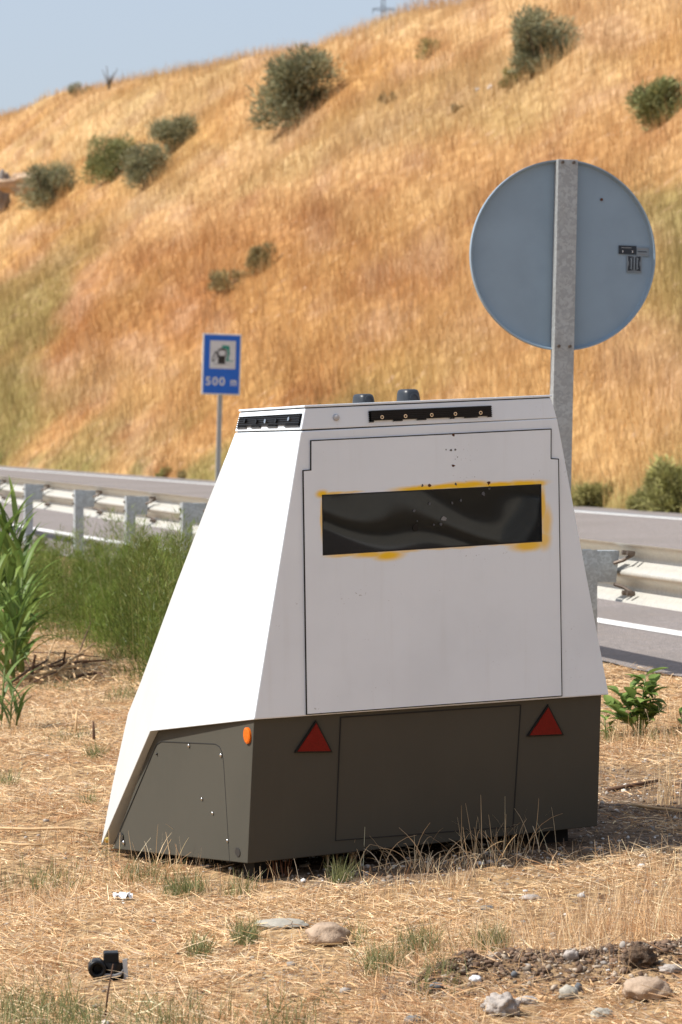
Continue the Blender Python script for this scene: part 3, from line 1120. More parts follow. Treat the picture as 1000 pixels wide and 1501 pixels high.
# antennas on the roof
for ax, aw, ah in ((.494, .031, .036), (.663, .034, .046)):
    vs, fs = [], []
    prof_ = [(1.0, 0), (.99, .3), (.93, .72), (.84, .93), (.66, 1.0)]
    for (sc1, hz1) in prof_:
        for i in range(20):
            an = 2 * math.pi * i / 20
            ca, sa = math.cos(an), math.sin(an)
            ex = math.copysign(abs(ca) ** .55, ca); ey = math.copysign(abs(sa) ** .75, sa)
            vs.append((ax + ex * aw * (sc1 if ex < 0 else sc1 ** 1.6), .12 + ey * .045 * sc1, 1.028 + ah * hz1))
    for j in range(len(prof_) - 1):
        for i in range(20):
            fs.append((j * 20 + i, j * 20 + (i + 1) % 20, (j + 1) * 20 + (i + 1) % 20, (j + 1) * 20 + i))
    fs.append(tuple(range(80, 100)))
    an_ = mesh_obj('antenna', vs, fs, M['antenna'], tr_, True)
    rm_ = MB(); pr = []
    for i in range(15):
        an = math.pi * i / 14
        pr.append((ax + .018 * math.cos(an), .0745, 1.034 + .026 * math.sin(an)))
    rm_.tube(pr, .0016, 6)
    rm_.build('antenna_ridge', M['antenna'], an_)

# ---- front plane helpers
FN = Vector((0, -.99936699, -.03557555))


def fp(x_, z_, off=0.0):
    return Vector((x_, -.0356 * z_, z_)) + FN * off


def outline(pts, wd, off0, off1, fpf, closed=True):
    """thin strip following a polyline on a face"""
    m_ = MB()
    n_ = len(pts)
    for i in range(n_ if closed else n_ - 1):
        a_ = Vector(pts[i]); b_ = Vector(pts[(i + 1) % n_])
        d_ = (b_ - a_).normalized(); s_ = Vector((-d_.y, d_.x))
        a2, b2 = a_ - d_ * wd * .5, b_ + d_ * wd * .5
        if not closed or True: b2 = b_ - d_ * wd * .5
        q = [a2 - s_ * wd * .5, b2 - s_ * wd * .5, b2 + s_ * wd * .5, a2 + s_ * wd * .5]
        lo = [fpf(p_.x, p_.y, off0) for p_ in q]; hi = [fpf(p_.x, p_.y, off1) for p_ in q]
        m_.add(lo + hi, [(0, 1, 2, 3), (4, 5, 6, 7), (0, 1, 5, 4), (1, 2, 6, 5), (2, 3, 7, 6), (3, 0, 4, 7)])
    return m_


DOOR = [(.190, .011), (.193, .822), (.221, .823), (.223, .92), (1.125, .921), (1.123, .82), (1.152, .817), (1.153, .001)]
WIN = [(.261, .737), (1.082, .733), (1.082, .539), (.260, .539)]


def overspray(m, n, l, b, c):
    tc = n.new('ShaderNodeTexCoord')
    wob = n.new('ShaderNodeTexNoise'); wob.inputs['Scale'].default_value = 14; wob.inputs['Detail'].default_value = 3
    l.new(tc.outputs['Object'], wob.inputs['Vector'])
    sub = n.new('ShaderNodeVectorMath'); sub.operation = 'SUBTRACT'; sub.inputs[1].default_value = (.5, .5, .5)
    l.new(wob.outputs[1], sub.inputs[0])
    scl = n.new('ShaderNodeVectorMath'); scl.operation = 'SCALE'; scl.inputs['Scale'].default_value = .016
    l.new(sub.outputs[0], scl.inputs[0])
    add = n.new('ShaderNodeVectorMath'); add.operation = 'ADD'
    l.new(tc.outputs['Object'], add.inputs[0]); l.new(scl.outputs[0], add.inputs[1])
    total = None
    blobs = [(.262, .742, .024, .014, 1.0), (.256, .66, .006, .07, .7), (.30, .742, .05, .006, .8), (.36, .741, .05, .004, .6),
             (.62, .741, .10, .013, 1.0), (.72, .743, .10, .010, 1), (.80, .744, .11, .013, 1), (.92, .741, .09, .010, 1), (1.02, .740, .08, .013, 1),
             (1.075, .738, .03, .012, .9), (1.088, .66, .012, .07, .9), (1.10, .60, .022, .06, .75), (1.09, .545, .03, .035, .8),
             (1.03, .528, .07, .020, .95), (.97, .536, .05, .008, .6), (.93, .537, .05, .006, .5), (.50, .524, .06, .018, 1.0), (.43, .530, .07, .012, .9),
             (.34, .534, .07, .008, .7), (.57, .534, .05, .008, .6), (.68, .537, .08, .005, .5), (.78, .537, .06, .006, .5)]
    for (x_, z_, rx, rz, st) in blobs:
        s_ = n.new('ShaderNodeVectorMath'); s_.operation = 'SUBTRACT'; s_.inputs[1].default_value = (x_, 0, z_)
        l.new(add.outputs[0], s_.inputs[0])
        q = n.new('ShaderNodeVectorMath'); q.operation = 'MULTIPLY'; q.inputs[1].default_value = (1 / rx, 0, 1 / rz)
        l.new(s_.outputs[0], q.inputs[0])
        ln = n.new('ShaderNodeVectorMath'); ln.operation = 'LENGTH'; l.new(q.outputs[0], ln.inputs[0])
        mr = n.new('ShaderNodeMapRange'); mr.interpolation_type = 'SMOOTHSTEP'
        mr.inputs[1].default_value = 1.45; mr.inputs[2].default_value = .35; mr.inputs[3].default_value = 0; mr.inputs[4].default_value = st
        l.new(ln.outputs['Value'], mr.inputs[0])
        if total is None: total = mr.outputs[0]
        else:
            mx = n.new('ShaderNodeMath'); mx.operation = 'MAXIMUM'
            l.new(total, mx.inputs[0]); l.new(mr.outputs[0], mx.inputs[1]); total = mx.outputs[0]
    l.new(mixc(n, l, total, c, (.90, .55, .010)), b.inputs['Base Color'])


pd = paint('door_paint_with_yellow_spray', (.75, .815, .875), (.42, .40, .36))
overspray(*pd)
dm = MB()
dm.prism([[tuple(fp(x_, z_, .0)) for x_, z_ in DOOR], [tuple(fp(x_, z_, .0)) for x_, z_ in WIN]], tuple(FN * .0048))
door = dm.build('front_door', pd[0], tr_)
outline(DOOR, .0032, .0002, .0053, fp).build('door_gap_strip', M['trimgap'], door)  # black strip paints in the shade of the groove round the door
# window: thin reveal and a slightly warped dark pane
outline(WIN, .004, .0004, .0054, fp).build('window_trim', M['trimgap'], door)


def pane_mat():
    m, n, l, b = new_mat('dark_smoked_pane')
    l.new(mixc(n, l, ramp(n, l, noise(n, l, 25, 4), .5, .8), (.002, .002, .002), (.007, .006, .0055)), b.inputs['Base Color'])
    b.inputs['Roughness'].default_value = .03
    b.inputs['IOR'].default_value = 1.45
    b.inputs['Specular IOR Level'].default_value = .5
    return m


nx_, nz_ = 60, 20
vs, fs = [], []
for j in range(nz_ + 1):
    for i in range(nx_ + 1):
        tx, tz = i / nx_, j / nz_
        x_ = .2605 + (1.082 - .2605) * tx; z_ = .5395 + (.735 - .5395) * tz
        wv = .0042 * math.sin(5.2 * tx + 1.1) + .0016 * math.sin(11 * tx + 2.3 * tz + .4) + .0010 * math.sin(4.2 * tz + 3 * tx)
        edge = min(1, 9 * min(tx, 1 - tx)) * min(1, 5 * min(tz, 1 - tz))
        vs.append(tuple(fp(x_, z_, .0024 + wv * .24)))
for j in range(nz_):
    for i in range(nx_):
        a_ = j * (nx_ + 1) + i
        fs.append((a_, a_ + 1, a_ + nx_ + 2, a_ + nx_ + 1))
pane = mesh_obj('window', vs, fs, pane_mat(), door, True)


def flake(name, x_, z_, r_, mat, parent, seed, off=.0046, fpf=fp):
    rr = random.Random(seed); pts = []
    m_ = rr.randint(6, 8)
    for i in range(m_):
        an = 2 * math.pi * i / m_
        q = r_ * rr.uniform(.5, 1.2)
        pts.append(tuple(fpf(x_ + q * math.cos(an) * rr.uniform(.7, 1.3), z_ + q * math.sin(an), off)))
    mm = MB(); mm.prism(pts, tuple(FN * .0008))
    return mm.build(name, mat, parent)


for i, (x_, z_, r_) in enumerate(((.751, .917, .006), (.74, .866, .006), (.722, .868, .003), (.757, .867, .004), (.748, .813, .0075), (.756, .835, .002),
                                  (.765, .842, .002), (.632, .752, .006), (.657, .750, .006), (.757, .750, .005), (.882, .747, .007))):
    flake('rust_spot', x_, z_, r_, M['rust'] if i in (0, 4, 8, 10) else M['chipgrey'], door, i + 3)
for i, (x_, z_, r_) in enumerate(((.60, .668, .006), (.657, .688, .006), (.742, .688, .006), (.775, .694, .005), (.71, .637, .011), (.70, .618, .006),
                                  (.86, .712, .008), (.885, .732, .007), (.672, .617, .004), (.61, .633, .003))):
    flake('scratch', x_, z_, r_, M['chipgrey'] if i != 4 else M['greyprint'], pane, i + 40, .0042)
flake('scratch', .603, .612, .013, M['black'], pane, 77, .0042)

# scuffs low on the hood are in the paint; black ribbed strips round the cap
CN = Vector((0, -.999, .046))


def cp(x_, z_, off=0.0):
    return Vector((x_, -.034 + .0036 * (z_ - .955) / .078, z_)) + CN * off


def ribbed(name, x0, x1, z0, z1, face, nrib, torn, seed, parent):
    """horizontal ribs on a backing sheet with a torn lower edge"""
    rr = random.Random(seed)
    m_ = MB()
    top_, bot_ = [], []
    ns_ = 26
    for i in range(ns_ + 1):
        x_ = x0 + (x1 - x0) * i / ns_
        cut = torn[min(len(torn) - 1, int(i / (ns_ + 1) * len(torn)))]
        bot_.append((x_, z0 + cut * (z1 - z0) + rr.uniform(0, .002)))
    hgt = z1 - z0
    for r_ in range(nrib):
        za = z0 + hgt * r_ / nrib; zb = za + hgt / nrib
        seg = []
        for i in range(ns_):
            if max(bot_[i][1], bot_[i + 1][1]) > zb - .0005: continue
            xa, xb = bot_[i][0], bot_[i + 1][0]
            m_.add([face(xa, za, .001), face(xb, za, .001), face(xb, (za + zb) / 2, .0085), face(xa, (za + zb) / 2, .0085), face(xa, zb, .001), face(xb, zb, .001)],
                   [(0, 1, 3, 2)[:4] if False else (0, 1, 2, 3), (3, 2, 5, 4)])
    return m_.build(name, M['black'], parent)


torn = [.0, .25, .12, .12, .1, .12, .2, .15, .1, .1, .18, .22, .1, .12, .1, .15, .12, .1, .1, .28, .05, .02]
st1 = ribbed('light_strip', .438, .899, .971, 1.0105, cp, 6, torn, 2, cap)
bk = MB(); bk.prism([tuple(cp(x_, z_, .001)) for x_, z_ in ((.445, .977), (.895, .975), (.895, 1.008), (.445, 1.009))], tuple(CN * .0065))
bk.build('strip_core', M['black'], st1)
for xx in (.483, .57, .668, .757, .853):
    s_ = MB(); c0 = cp(xx, .987)
    s_.tube([c0 + CN * .006, c0 + CN * .0125], .0068, 8)
    so = s_.build('screw', M['chrome'], st1)
    s2 = MB(); s2.tube([c0 + CN * .0125, c0 + CN * .0135], .0035, 6); s2.build('screw_socket', M['dark'], so)
btn = MB(); c0 = cp(.319, .993)
btn.tube([c0, c0 + CN * .006, c0 + CN * .009], [.0115, .0105, .006], 20)
btn.build('sensor_button', M['button'], cap, True)

# side strip on the cap
sA = Vector((.1895, -.034, .9575)); sB = Vector((.2078, -.0304, 1.027)); sC = Vector((.186, .516, .9445))
SNn = (sB - sA).cross(sC - sA).normalized()
if SNn.x > 0: SNn = -SNn


def sp2(t_, h_, off=0.0):        # t along y (0 front .. 1 back), h up the cap side
    q = sA.lerp(sC, t_) + (Vector((.2078, -.0304, 1.027)).lerp(Vector((.199, .500, 1.009)), t_) - sA.lerp(sC, t_)) * h_
    return q + SNn * off


torn2 = [.0, .0, .08, .05, .2, .05, .15, .1, .2, .05, .12, .0, .25, .1, .0, .0]
st2 = ribbed('light_strip',   .02, .965, .13, .78, sp2, 6, torn2, 4, cap)
bk = MB(); bk.prism([tuple(sp2(x_, z_, .001)) for x_, z_ in ((.03, .24), (.955, .24), (.955, .68), (.03, .68))], tuple(SNn * .005))
bk.build('strip_core', M['black'], st2)
for tt_, hh_ in ((.17, .5), (.36, .45), (.52, .45), (.66, .45), (.84, .5)):
    s_ = MB(); c0 = sp2(tt_, hh_)
    s_.tube([c0 + SNn * .005, c0 + SNn * .012], .0075, 8); s_.build('screw', M['chrome'] if tt_ in (.17, .52) else M['black'], st2)

# ---- skirt
sk = [(.010, .02, .012), (.004, .103, -.482), (.006, 1.362, -.590), (.010, .880, -.085)]
skm = [(W - .018, .02, .0), (W - .004, .103, -.478), (W - .006, 1.362, -.590), (W - .010, .880, -.085)]
skirt = mesh_obj('skirt', sk + skm, [(0, 1, 2, 3), (4, 5, 6, 7), (0, 4, 5, 1), (1, 5, 6, 2), (2, 6, 7, 3), (3, 7, 4, 0)], M['taupe'], tr_)
bevel(skirt, .003, 2)
KN = Vector((0, -.98517, -.17178))


def kp(x_, z_, off=0.0):
    return Vector((x_, .02 + (-.006 - z_) * .17437, z_)) + KN * off


PAN = [(.326, -.012), (.325, -.434), (1.001, -.449), (1.007, -.022)]
outline(PAN, .0030, -.002, .0012, kp).build('access_panel_seam', M['trimgap'], skirt)
for tri in (((.233, -.012), (.158, -.117), (.299, -.127)), ((1.111, -.026), (1.033, -.133), (1.18, -.140))):
    cx_ = sum(q[0] for q in tri) / 3; cz_ = sum(q[1] for q in tri) / 3
    rm = MB(); rm.prism([tuple(kp(x_, z_, .0005)) for x_, z_ in tri], tuple(KN * .006))
    rmo = bevel(rm.build('triangle_reflector', M['black'], skirt), .0015)
    inn = [(cx_ + (x_ - cx_) * .86, cz_ + (z_ - cz_) * .86) for x_, z_ in tri]
    ri = MB(); ri.prism([tuple(kp(x_, z_, .006)) for x_, z_ in inn], tuple(KN * .0025))
    ri.build('red_lens', M['red'], rmo)


def sdp(y_, z_, off=0.0):
    return Vector((.0085 - off + (z_ + .006) * .0, y_, z_))


def sside(y_, z_, off=0.0):
    f_ = (z_ + .006) / -.476
    return Vector((.010 - .0055 * min(max(f_, 0), 1.2) - off, y_, z_))


SPN = [(1.347, -.573), (.915, -.176), (.893, -.160), (.853, -.147), (.36, -.108), (.322, -.114), (.299, -.132), (.289, -.17), (.256, -.498)]
sm_ = outline(SPN, .0024, -.001, .0008, sside, closed=False)
sm_.build('side_panel_seam', M['trimgap'], skirt)
for (y_, z_), r_, mt in (((.593, -.136), .0075, 'chrome'), ((.308, -.141), .0075, 'chrome'), ((.267, -.426), .007, 'chrome'), ((1.242, -.552), .0085, 'chrome'),
                         ((.485, -.309), .006, 'chrome'), ((.391, -.347), .006, 'chrome'), ((.896, -.195), .0045, 'plug')):
    q = sside(y_, z_); m_ = MB(); m_.tube([q, q + Vector((-.004, 0, 0)), q + Vector((-.006, 0, 0))], [r_, r_ * .85, r_ * .4], 10)
    m_.build('screw', M[mt], skirt, True)
for (y_, z_) in ((1.267, -.533), (.181, -.454)):
    q = sside(y_, z_); m_ = MB()
    vs = [q + Vector((dx_, .021 * math.cos(2 * math.pi * i / 18), .015 * math.sin(2 * math.pi * i / 18))) for dx_ in (.001, -.003) for i in range(18)]
    m_.add(vs, [tuple(range(18)), tuple(range(18, 36))] + [(i, (i + 1) % 18, 18 + (i + 1) % 18, 18 + i) for i in range(18)])
    m_.build('rubber_plug', M['plug'], skirt)
q = sside(.072, -.052); m_ = MB()
m_.tube([q + Vector((.001, 0, 0)), q + Vector((-.007, 0, 0)), q + Vector((-.0095, 0, 0))], [.0275, .0275, .022], 28)
m_.build('orange_reflector', M['orange'], skirt)
m_ = MB(); m_.tube([(-.004, 1.39, -.56), (-.014, 1.39, -.56)], [.012, .008], 10); m_.build('bolt', M['brass'], hood)
# support feet under the skirt
for (x_, y_) in ((.12, .25), (W - .12, .25), (.12, 1.2), (W - .12, 1.2)):
    f_ = MB(); f_.box(x_ - .05, x_ + .05, y_ - .05, y_ + .05, -.64, -.46)
    f_.build('support_foot', M['dark'], skirt)

# ------------------------------------------------------------------ dry straw and grass on the verge
TI = TR.inverted()
TIa = np.array(TI)


def in_trailer(x_, y_, mrg=.0):
    lx = TIa[0, 0] * x_ + TIa[0, 1] * y_ + TIa[0, 2] * .1 + TIa[0, 3]
    ly = TIa[1, 0] * x_ + TIa[1, 1] * y_ + TIa[1, 2] * .1 + TIa[1, 3]
    return (lx > -mrg) & (lx < W + mrg) & (ly > .08 - mrg) & (ly < 1.4 + mrg)


def sample_verge(n, d0, d1, amax=.135, amin=None):
    d_ = 1 / rng.uniform(1 / d1, 1 / d0, n) if False else np.exp(rng.uniform(np.log(d0), np.log(d1), n))
    x_, y_ = rng.uniform(-1, 1, n) * (amax * d_ + .9), d_
    u_, v_ = UV(x_, y_)
    k_ = v_ < -1.34 + .2 * (fbm(u_ * 1.5, v_ * 0, 5) - .5)
    return x_, y_, u_, v_, k_


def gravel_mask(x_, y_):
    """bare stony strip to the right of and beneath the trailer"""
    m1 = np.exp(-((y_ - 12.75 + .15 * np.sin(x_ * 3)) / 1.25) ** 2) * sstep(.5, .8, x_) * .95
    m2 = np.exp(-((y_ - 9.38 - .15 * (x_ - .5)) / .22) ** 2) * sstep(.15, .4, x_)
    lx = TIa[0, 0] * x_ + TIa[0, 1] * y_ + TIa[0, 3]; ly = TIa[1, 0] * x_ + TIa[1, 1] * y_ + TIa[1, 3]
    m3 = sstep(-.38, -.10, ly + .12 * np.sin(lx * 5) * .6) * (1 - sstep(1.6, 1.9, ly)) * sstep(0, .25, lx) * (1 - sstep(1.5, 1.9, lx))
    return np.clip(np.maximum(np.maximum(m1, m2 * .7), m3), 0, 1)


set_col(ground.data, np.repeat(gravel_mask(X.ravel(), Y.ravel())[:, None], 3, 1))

CLEAR = []                          # (x, y, rx, ry) spots kept open round stones and litter
for (sx, sy, rx, ry) in ((481, 1380, 40, 34), (413, 1359, 46, 18), (948, 1458, 42, 40), (940, 1412, 26, 34), (640, 1449, 14, 20), (735, 1486, 32, 40), (848, 1453, 10, 20),
                         (160, 1440, 40, 46), (181, 1318, 24, 16), (714, 1335, 14, 16), (754, 1433, 9, 16), (834, 1470, 18, 30), (780, 1474, 20, 24), (984, 1413, 20, 22), (838, 1413, 16, 20), (697, 1440, 12, 18)):
    c0 = ground_at(sx, sy + 4); kq = c0.y / F
    CLEAR.append((c0.x, c0.y, rx * kq, ry * kq * 4.0))


def clear_mask(x_, y_):
    m_ = np.zeros(len(x_))
    for (cx_, cy_, rx, ry) in CLEAR:
        q = ((x_ - cx_) / rx) ** 2 + ((y_ - cy_ + ry * .35) / ry) ** 2
        m_ = np.maximum(m_, 1 - sstep(.6, 1.3, q))
    return m_


STRAW = np.array([.75, .505, .27]); STRAW2 = np.array([.90, .735, .50]); STRAW3 = np.array([.42, .21, .095]); GREYS = np.array([.46, .37, .28])


def straw_col(n, x_, y_):
    t = rng.uniform(0, 1, n)
    c_ = lerp(STRAW, STRAW2, t ** 1.6)
    c_ = lerp(c_, STRAW3, (rng.uniform(0, 1, n) < .25 + .4 * sstep(.5, .7, fbm(x_ * 1.7, y_ * 1.7, 101))) * rng.uniform(.3, .95, n))
    c_ = lerp(c_, GREYS, (rng.uniform(0, 1, n) < .14) * .8)
    return (c_ * rng.normal(1, .14, (n, 1))).clip(.03, .95)


# lying straw: long stems, then the broken litter between them
def straw_layer(n, l0, l1, pw, w0, w1, zmax, thr):
    x, y, u, v, kp_ = sample_verge(n, 8.4, 27)
    cl = fbm(x * 2.6, y * 1.6, 111, 4)
    kp_ &= rng.uniform(0, 1, n) < (.08 + 1.2 * sstep(thr, thr + .36, cl)) * (1 - .965 * gravel_mask(x, y)) * (1 - .93 * clear_mask(x, y))
    kp_ &= ~in_trailer(x, y, .02)
    x, y = x[kp_], y[kp_]; n = len(x)
    flow = 5.0 * fbm(x * .8, y * .8, 121) + rng.normal(0, 1.5, n)
    return (np.stack([x, y, zg(x, y) + rng.uniform(-.004, zmax, n)], 1), l0 + l1 * rng.uniform(0, 1, n) ** pw,
            rng.uniform(w0, w1, n) * (1 + .05 * (y - 9)), flow, rng.normal(1.45, .15, n), rng.normal(.15, .3, n), straw_col(n, x, y))


sl = [straw_layer(270000, .02, .12, 2.6, .0013, .0034, .014, .28), straw_layer(330000, .006, .032, 1.5, .0016, .0048, .010, .24)]
sl = [np.concatenate([q[i] for q in sl]) for i in range(7)]
me = blades('straw', *sl, M['blade'], 2, taper=.6)
tag(link('lying_straw', me), 'matted dry straw lying over the verge', 'straw', kind='stuff')

# standing dry stalks in clumps
n = 240000
x, y, u, v, kp_ = sample_verge(n, 8.4, 24)
cl = fbm(x * 3.1 + 5, y * 2.2, 131, 4)
right = np.exp(-((y - 9.95) / .40) ** 2) * sstep(.05, .5, x) * .45
kp_ &= rng.uniform(0, 1, n) < (sstep(.50, .72, cl) * .55 + .02 + right) * (1 - .95 * gravel_mask(x, y)) * (1 - clear_mask(x, y))
kp_ &= ~in_trailer(x, y, .03)
x, y, u, v = x[kp_], y[kp_], u[kp_], v[kp_]; n = len(x)
hh = (.015 + .09 * rng.uniform(0, 1, n) ** 1.8) * (.6 + .8 * fbm(x * 4, y * 4, 141))
hh = hh * (1 + .9 * np.exp(-((y - 9.95) / .40) ** 2) * sstep(.05, .5, x)) + sstep(-3.2, -2.4, v) * (1 - sstep(-2.0, -1.6, v)) * rng.uniform(0, .07, n)
me = blades('stalks', np.stack([x, y, zg(x, y) - .004], 1), hh, rng.uniform(.0012, .0026, n) * (1 + .05 * (y - 9)), rng.uniform(0, 6.28, n),
            rng.uniform(.02, .5, n), rng.normal(.3, .5, n), straw_col(n, x, y), M['blade'], 3, taper=.35)
tag(link('standing_dry_grass', me), 'short dry stalks standing over the straw', 'grass', kind='stuff')

# scattered green grass
spots = [(270, 1312, 22, 400), (362, 1380, 16, 260), (500, 1290, 14, 130), (720, 1392, 20, 330), (560, 1420, 26, 260), (615, 1395, 26, 300), (505, 1385, 24, 230), (60, 1300, 50, 260), (210, 1290, 40, 200),
         (120, 1503, 90, 700), (20, 1490, 70, 400), (260, 1506, 70, 300), (420, 1508, 60, 200), (640, 1440, 30, 160), (165, 965, 26, 240), (140, 1108, 14, 120), (10, 1150, 14, 100), (90, 1010, 30, 120),
         (185, 1020, 26, 160), (100, 1085, 30, 90), (130, 1180, 12, 50), (185, 1250, 40, 120), (345, 1310, 20, 90), (290, 1400, 16, 120), (890, 1085, 26, 120), (960, 1085, 30, 120), (600, 1250, 30, 60)]
P_, = [[]]
for (sx, sy, rr, cnt) in spots:
    c0 = ground_at(sx, sy); k_ = c0.y / F
    q = rng.normal(0, 1, (cnt, 2)) * rr * k_ * .62
    P_.append(np.stack([c0.x + q[:, 0], c0.y + q[:, 1] * 2.2], 1))
P_ = np.concatenate(P_); n = len(P_)
kp_ = ~in_trailer(P_[:, 0], P_[:, 1], .02) & (P_[:, 1] > 8.3) & (clear_mask(P_[:, 0], P_[:, 1]) < .5)
P_ = P_[kp_]; n = len(P_)
gc = lerp(np.array([.13, .155, .06]), np.array([.28, .27, .12]), rng.uniform(0, 1, n)) * rng.normal(1, .15, (n, 1))
me = blades('green_blades', np.stack([P_[:, 0], P_[:, 1], zg(P_[:, 0], P_[:, 1])], 1), rng.uniform(.02, .09, n), rng.uniform(.002, .0038, n),
            rng.uniform(0, 6.28, n), rng.uniform(.05, .7, n), rng.normal(.35, .4, n), gc.clip(.01, .8), M['leaf'], 3, taper=.2)
tag(link('green_grass', me), 'sparse green grass tufts sprouting through the straw', 'grass', kind='stuff')

# pebbles and soil crumbs
icv = np.array([(0, 0, 1), (.894, 0, .447), (.276, .851, .447), (-.724, .526, .447), (-.724, -.526, .447), (.276, -.851, .447),
                (.724, .526, -.447), (-.276, .851, -.447), (-.894, 0, -.447), (-.276, -.851, -.447), (.724, -.526, -.447), (0, 0, -1)])
icf = np.array([(0, 1, 2), (0, 2, 3), (0, 3, 4), (0, 4, 5), (0, 5, 1), (1, 6, 2), (2, 7, 3), (3, 8, 4), (4, 9, 5), (5, 10, 1),
                (2, 6, 7), (3, 7, 8), (4, 8, 9), (5, 9, 10), (1, 10, 6), (6, 11, 7), (7, 11, 8), (8, 11, 9), (9, 11, 10), (10, 11, 6)])
icq = np.concatenate([icf, icf[:, 2:3]], 1)


def pebbles(name, x_, y_, size, col, mat, rough=.16):
    n_ = len(x_)
    sc3 = size[:, None] * rng.uniform(.6, 1.3, (n_, 3)) * np.array([1, 1, .7])
    jit = 1 + rng.normal(0, rough, (n_, 12))
    V_ = icv[None] * jit[..., None] * sc3[:, None]
    an = rng.uniform(0, 6.28, n_); ca, sa = np.cos(an)[:, None], np.sin(an)[:, None]
    V_ = np.stack([V_[..., 0] * ca - V_[..., 1] * sa, V_[..., 0] * sa + V_[..., 1] * ca, V_[..., 2]], -1)
    V_ += np.stack([x_, y_, zg(x_, y_) + size * .2], 1)[:, None]
    me_ = bpy.data.meshes.new(name)
    F_ = (icf[None] + (np.arange(n_) * 12)[:, None, None]).reshape(-1, 3)
    me_.vertices.add(n_ * 12); me_.vertices.foreach_set('co', V_.astype(np.float32).ravel())
    me_.loops.add(len(F_) * 3); me_.loops.foreach_set('vertex_index', F_.astype(np.int32).ravel())
    me_.polygons.add(len(F_))
    me_.polygons.foreach_set('loop_start', np.arange(0, len(F_) * 3, 3, dtype=np.int32))
    me_.polygons.foreach_set('loop_total', np.full(len(F_), 3, np.int32))
    me_.update(calc_edges=True)
    set_col(me_, np.repeat(col, 12, axis=0)); me_.materials.append(mat)
    return me_


m, nn_, ll_, bb_ = new_mat('pebble')
at = nn_.new('ShaderNodeAttribute'); at.attribute_name = 'Col'; ll_.new(at.outputs['Color'], bb_.inputs['Base Color']); bb_.inputs['Roughness'].default_value = .9
n = 36000
x, y, u, v, kp_ = sample_verge(n, 8.4, 16)
kp_ &= rng.uniform(0, 1, n) < gravel_mask(x, y) * .9 + .07
x, y = x[kp_], y[kp_]; n = len(x)
t = rng.uniform(0, 1, (n, 1))
pc = np.where(t < .5, [[.20, .15, .11]], np.where(t < .9, [[.33, .29, .25]], [[.58, .55, .51]])) * rng.normal(1, .15, (n, 1))
me = pebbles('pebbles', x, y, rng.gamma(2.0, .0022, n).clip(.002, .016), pc.clip(.02, .9), m)
tag(link('gravel', me), 'small pebbles and soil crumbs scattered in the straw', 'gravel', kind='stuff')

# earth crumbs of the scraped ridge
n = 15000
x = rng.uniform(.12, 1.35, n); y = 9.38 + .15 * (x - .5) + rng.normal(0, .13, n)
pc = np.where(rng.uniform(0, 1, (n, 1)) < .8, [[.13, .08, .05]], [[.34, .27, .2]]) * rng.normal(1, .3, (n, 1)).clip(.4, 2)
me = pebbles('earth_crumbs', x, y, rng.gamma(1.3, .0022, n).clip(.0012, .016), pc.clip(.02, .6), m, .34)
tag(link('loose_earth', me), 'crumbly brown earth of the scraped ridge in the foreground', 'earth', kind='stuff')

# ------------------------------------------------------------------ stones and litter one can point at
STONES = [
    (481, 1385, 33, 20, 'stone', 'stone', 'rounded sandy stone lying alone below the trailer in the foreground', 21, .18, .15),
    (413, 1358, 40, 6, 'stone_pale', 'flat_stone', 'flat pale greenish stone slab left of the rounded sandy stone', 22, .16, .1),
    (948, 1462, 36, 20, 'stone', 'stone', 'large sandy orange stone at the right edge of the scraped earth', 23, .25, .2),
    (940, 1416, 20, 17, 'soil', 'earth_clod', 'dark brown crumbly earth clod above the large orange stone', 24, .55, .15),
    (640, 1449, 11, 6, 'stone_blue', 'stone', 'oval blue grey pebble at the left end of the scraped earth', 25, .1, .2),
    (754, 1431, 5, 5, 'stone_blue', 'stone', 'small blue grey pebble on the dark edge of the scraped earth', 26, .1, .2),
    (848, 1453, 6, 8, 'stone_blue', 'stone', 'upright blue grey pebble left of the large orange stone', 27, .1, .15),
    (735, 1486, 27, 20, 'stone_grey', 'stone', 'rough pale grey stone low in the right foreground', 28, .4, .25),
    (772, 1471, 16, 8, 'stone_grey', 'stone', 'brownish grey stone just right of the rough pale stone', 29, .2, .25),
    (834, 1464, 14, 13, 'stone_pale', 'stone', 'jagged whitish stone in the middle of the scraped earth', 30, .45, .2),
    (697, 1438, 9, 6, 'paper', 'stone', 'small white stone left of the small blue grey pebble', 31, .4, .25),
    (838, 1410, 12, 10, 'stone_grey', 'stone', 'pale grey stone at the top of the scraped earth', 32, .35, .25),
    (984, 1410, 18, 8, 'stone_grey', 'stone', 'flat grey stone cut by the right edge beside the earth clod', 33, .25, .3),
    (882, 1494, 16, 12, 'stone_pale', 'stone', 'whitish stone at the bottom edge left of the orange stone', 34, .35, .25),
    (606, 1500, 14, 8, 'stone_blue', 'stone', 'dark bluish stone at the bottom edge of the photo', 35, .3, .25),
    (714, 1334, 11, 5, 'stone_blue', 'stone', 'small grey stone in the straw right of the trailer middle', 36, .2, .25),
    (778, 1318, 16, 5, 'stone_grey', 'flat_stone', 'flat grey stone half buried in straw below the right triangle', 37, .15, .3),
]
for (sx, sy, hw_, hh_, mt, nm, lab, sd, rg, snk) in STONES:
    c0 = ground_at(sx, sy); k_ = c0.y / F
    rock(nm, c0, hw_ * k_, hw_ * k_ * .8, hh_ * k_ * .95, sd, M[mt], lab, 'stone' if 'clod' not in nm else 'earth clod', rg,
         random.uniform(-.3, .3), 4 if hw_ > 15 else 3, 1.6 if rg < .4 else 2.6, snk)

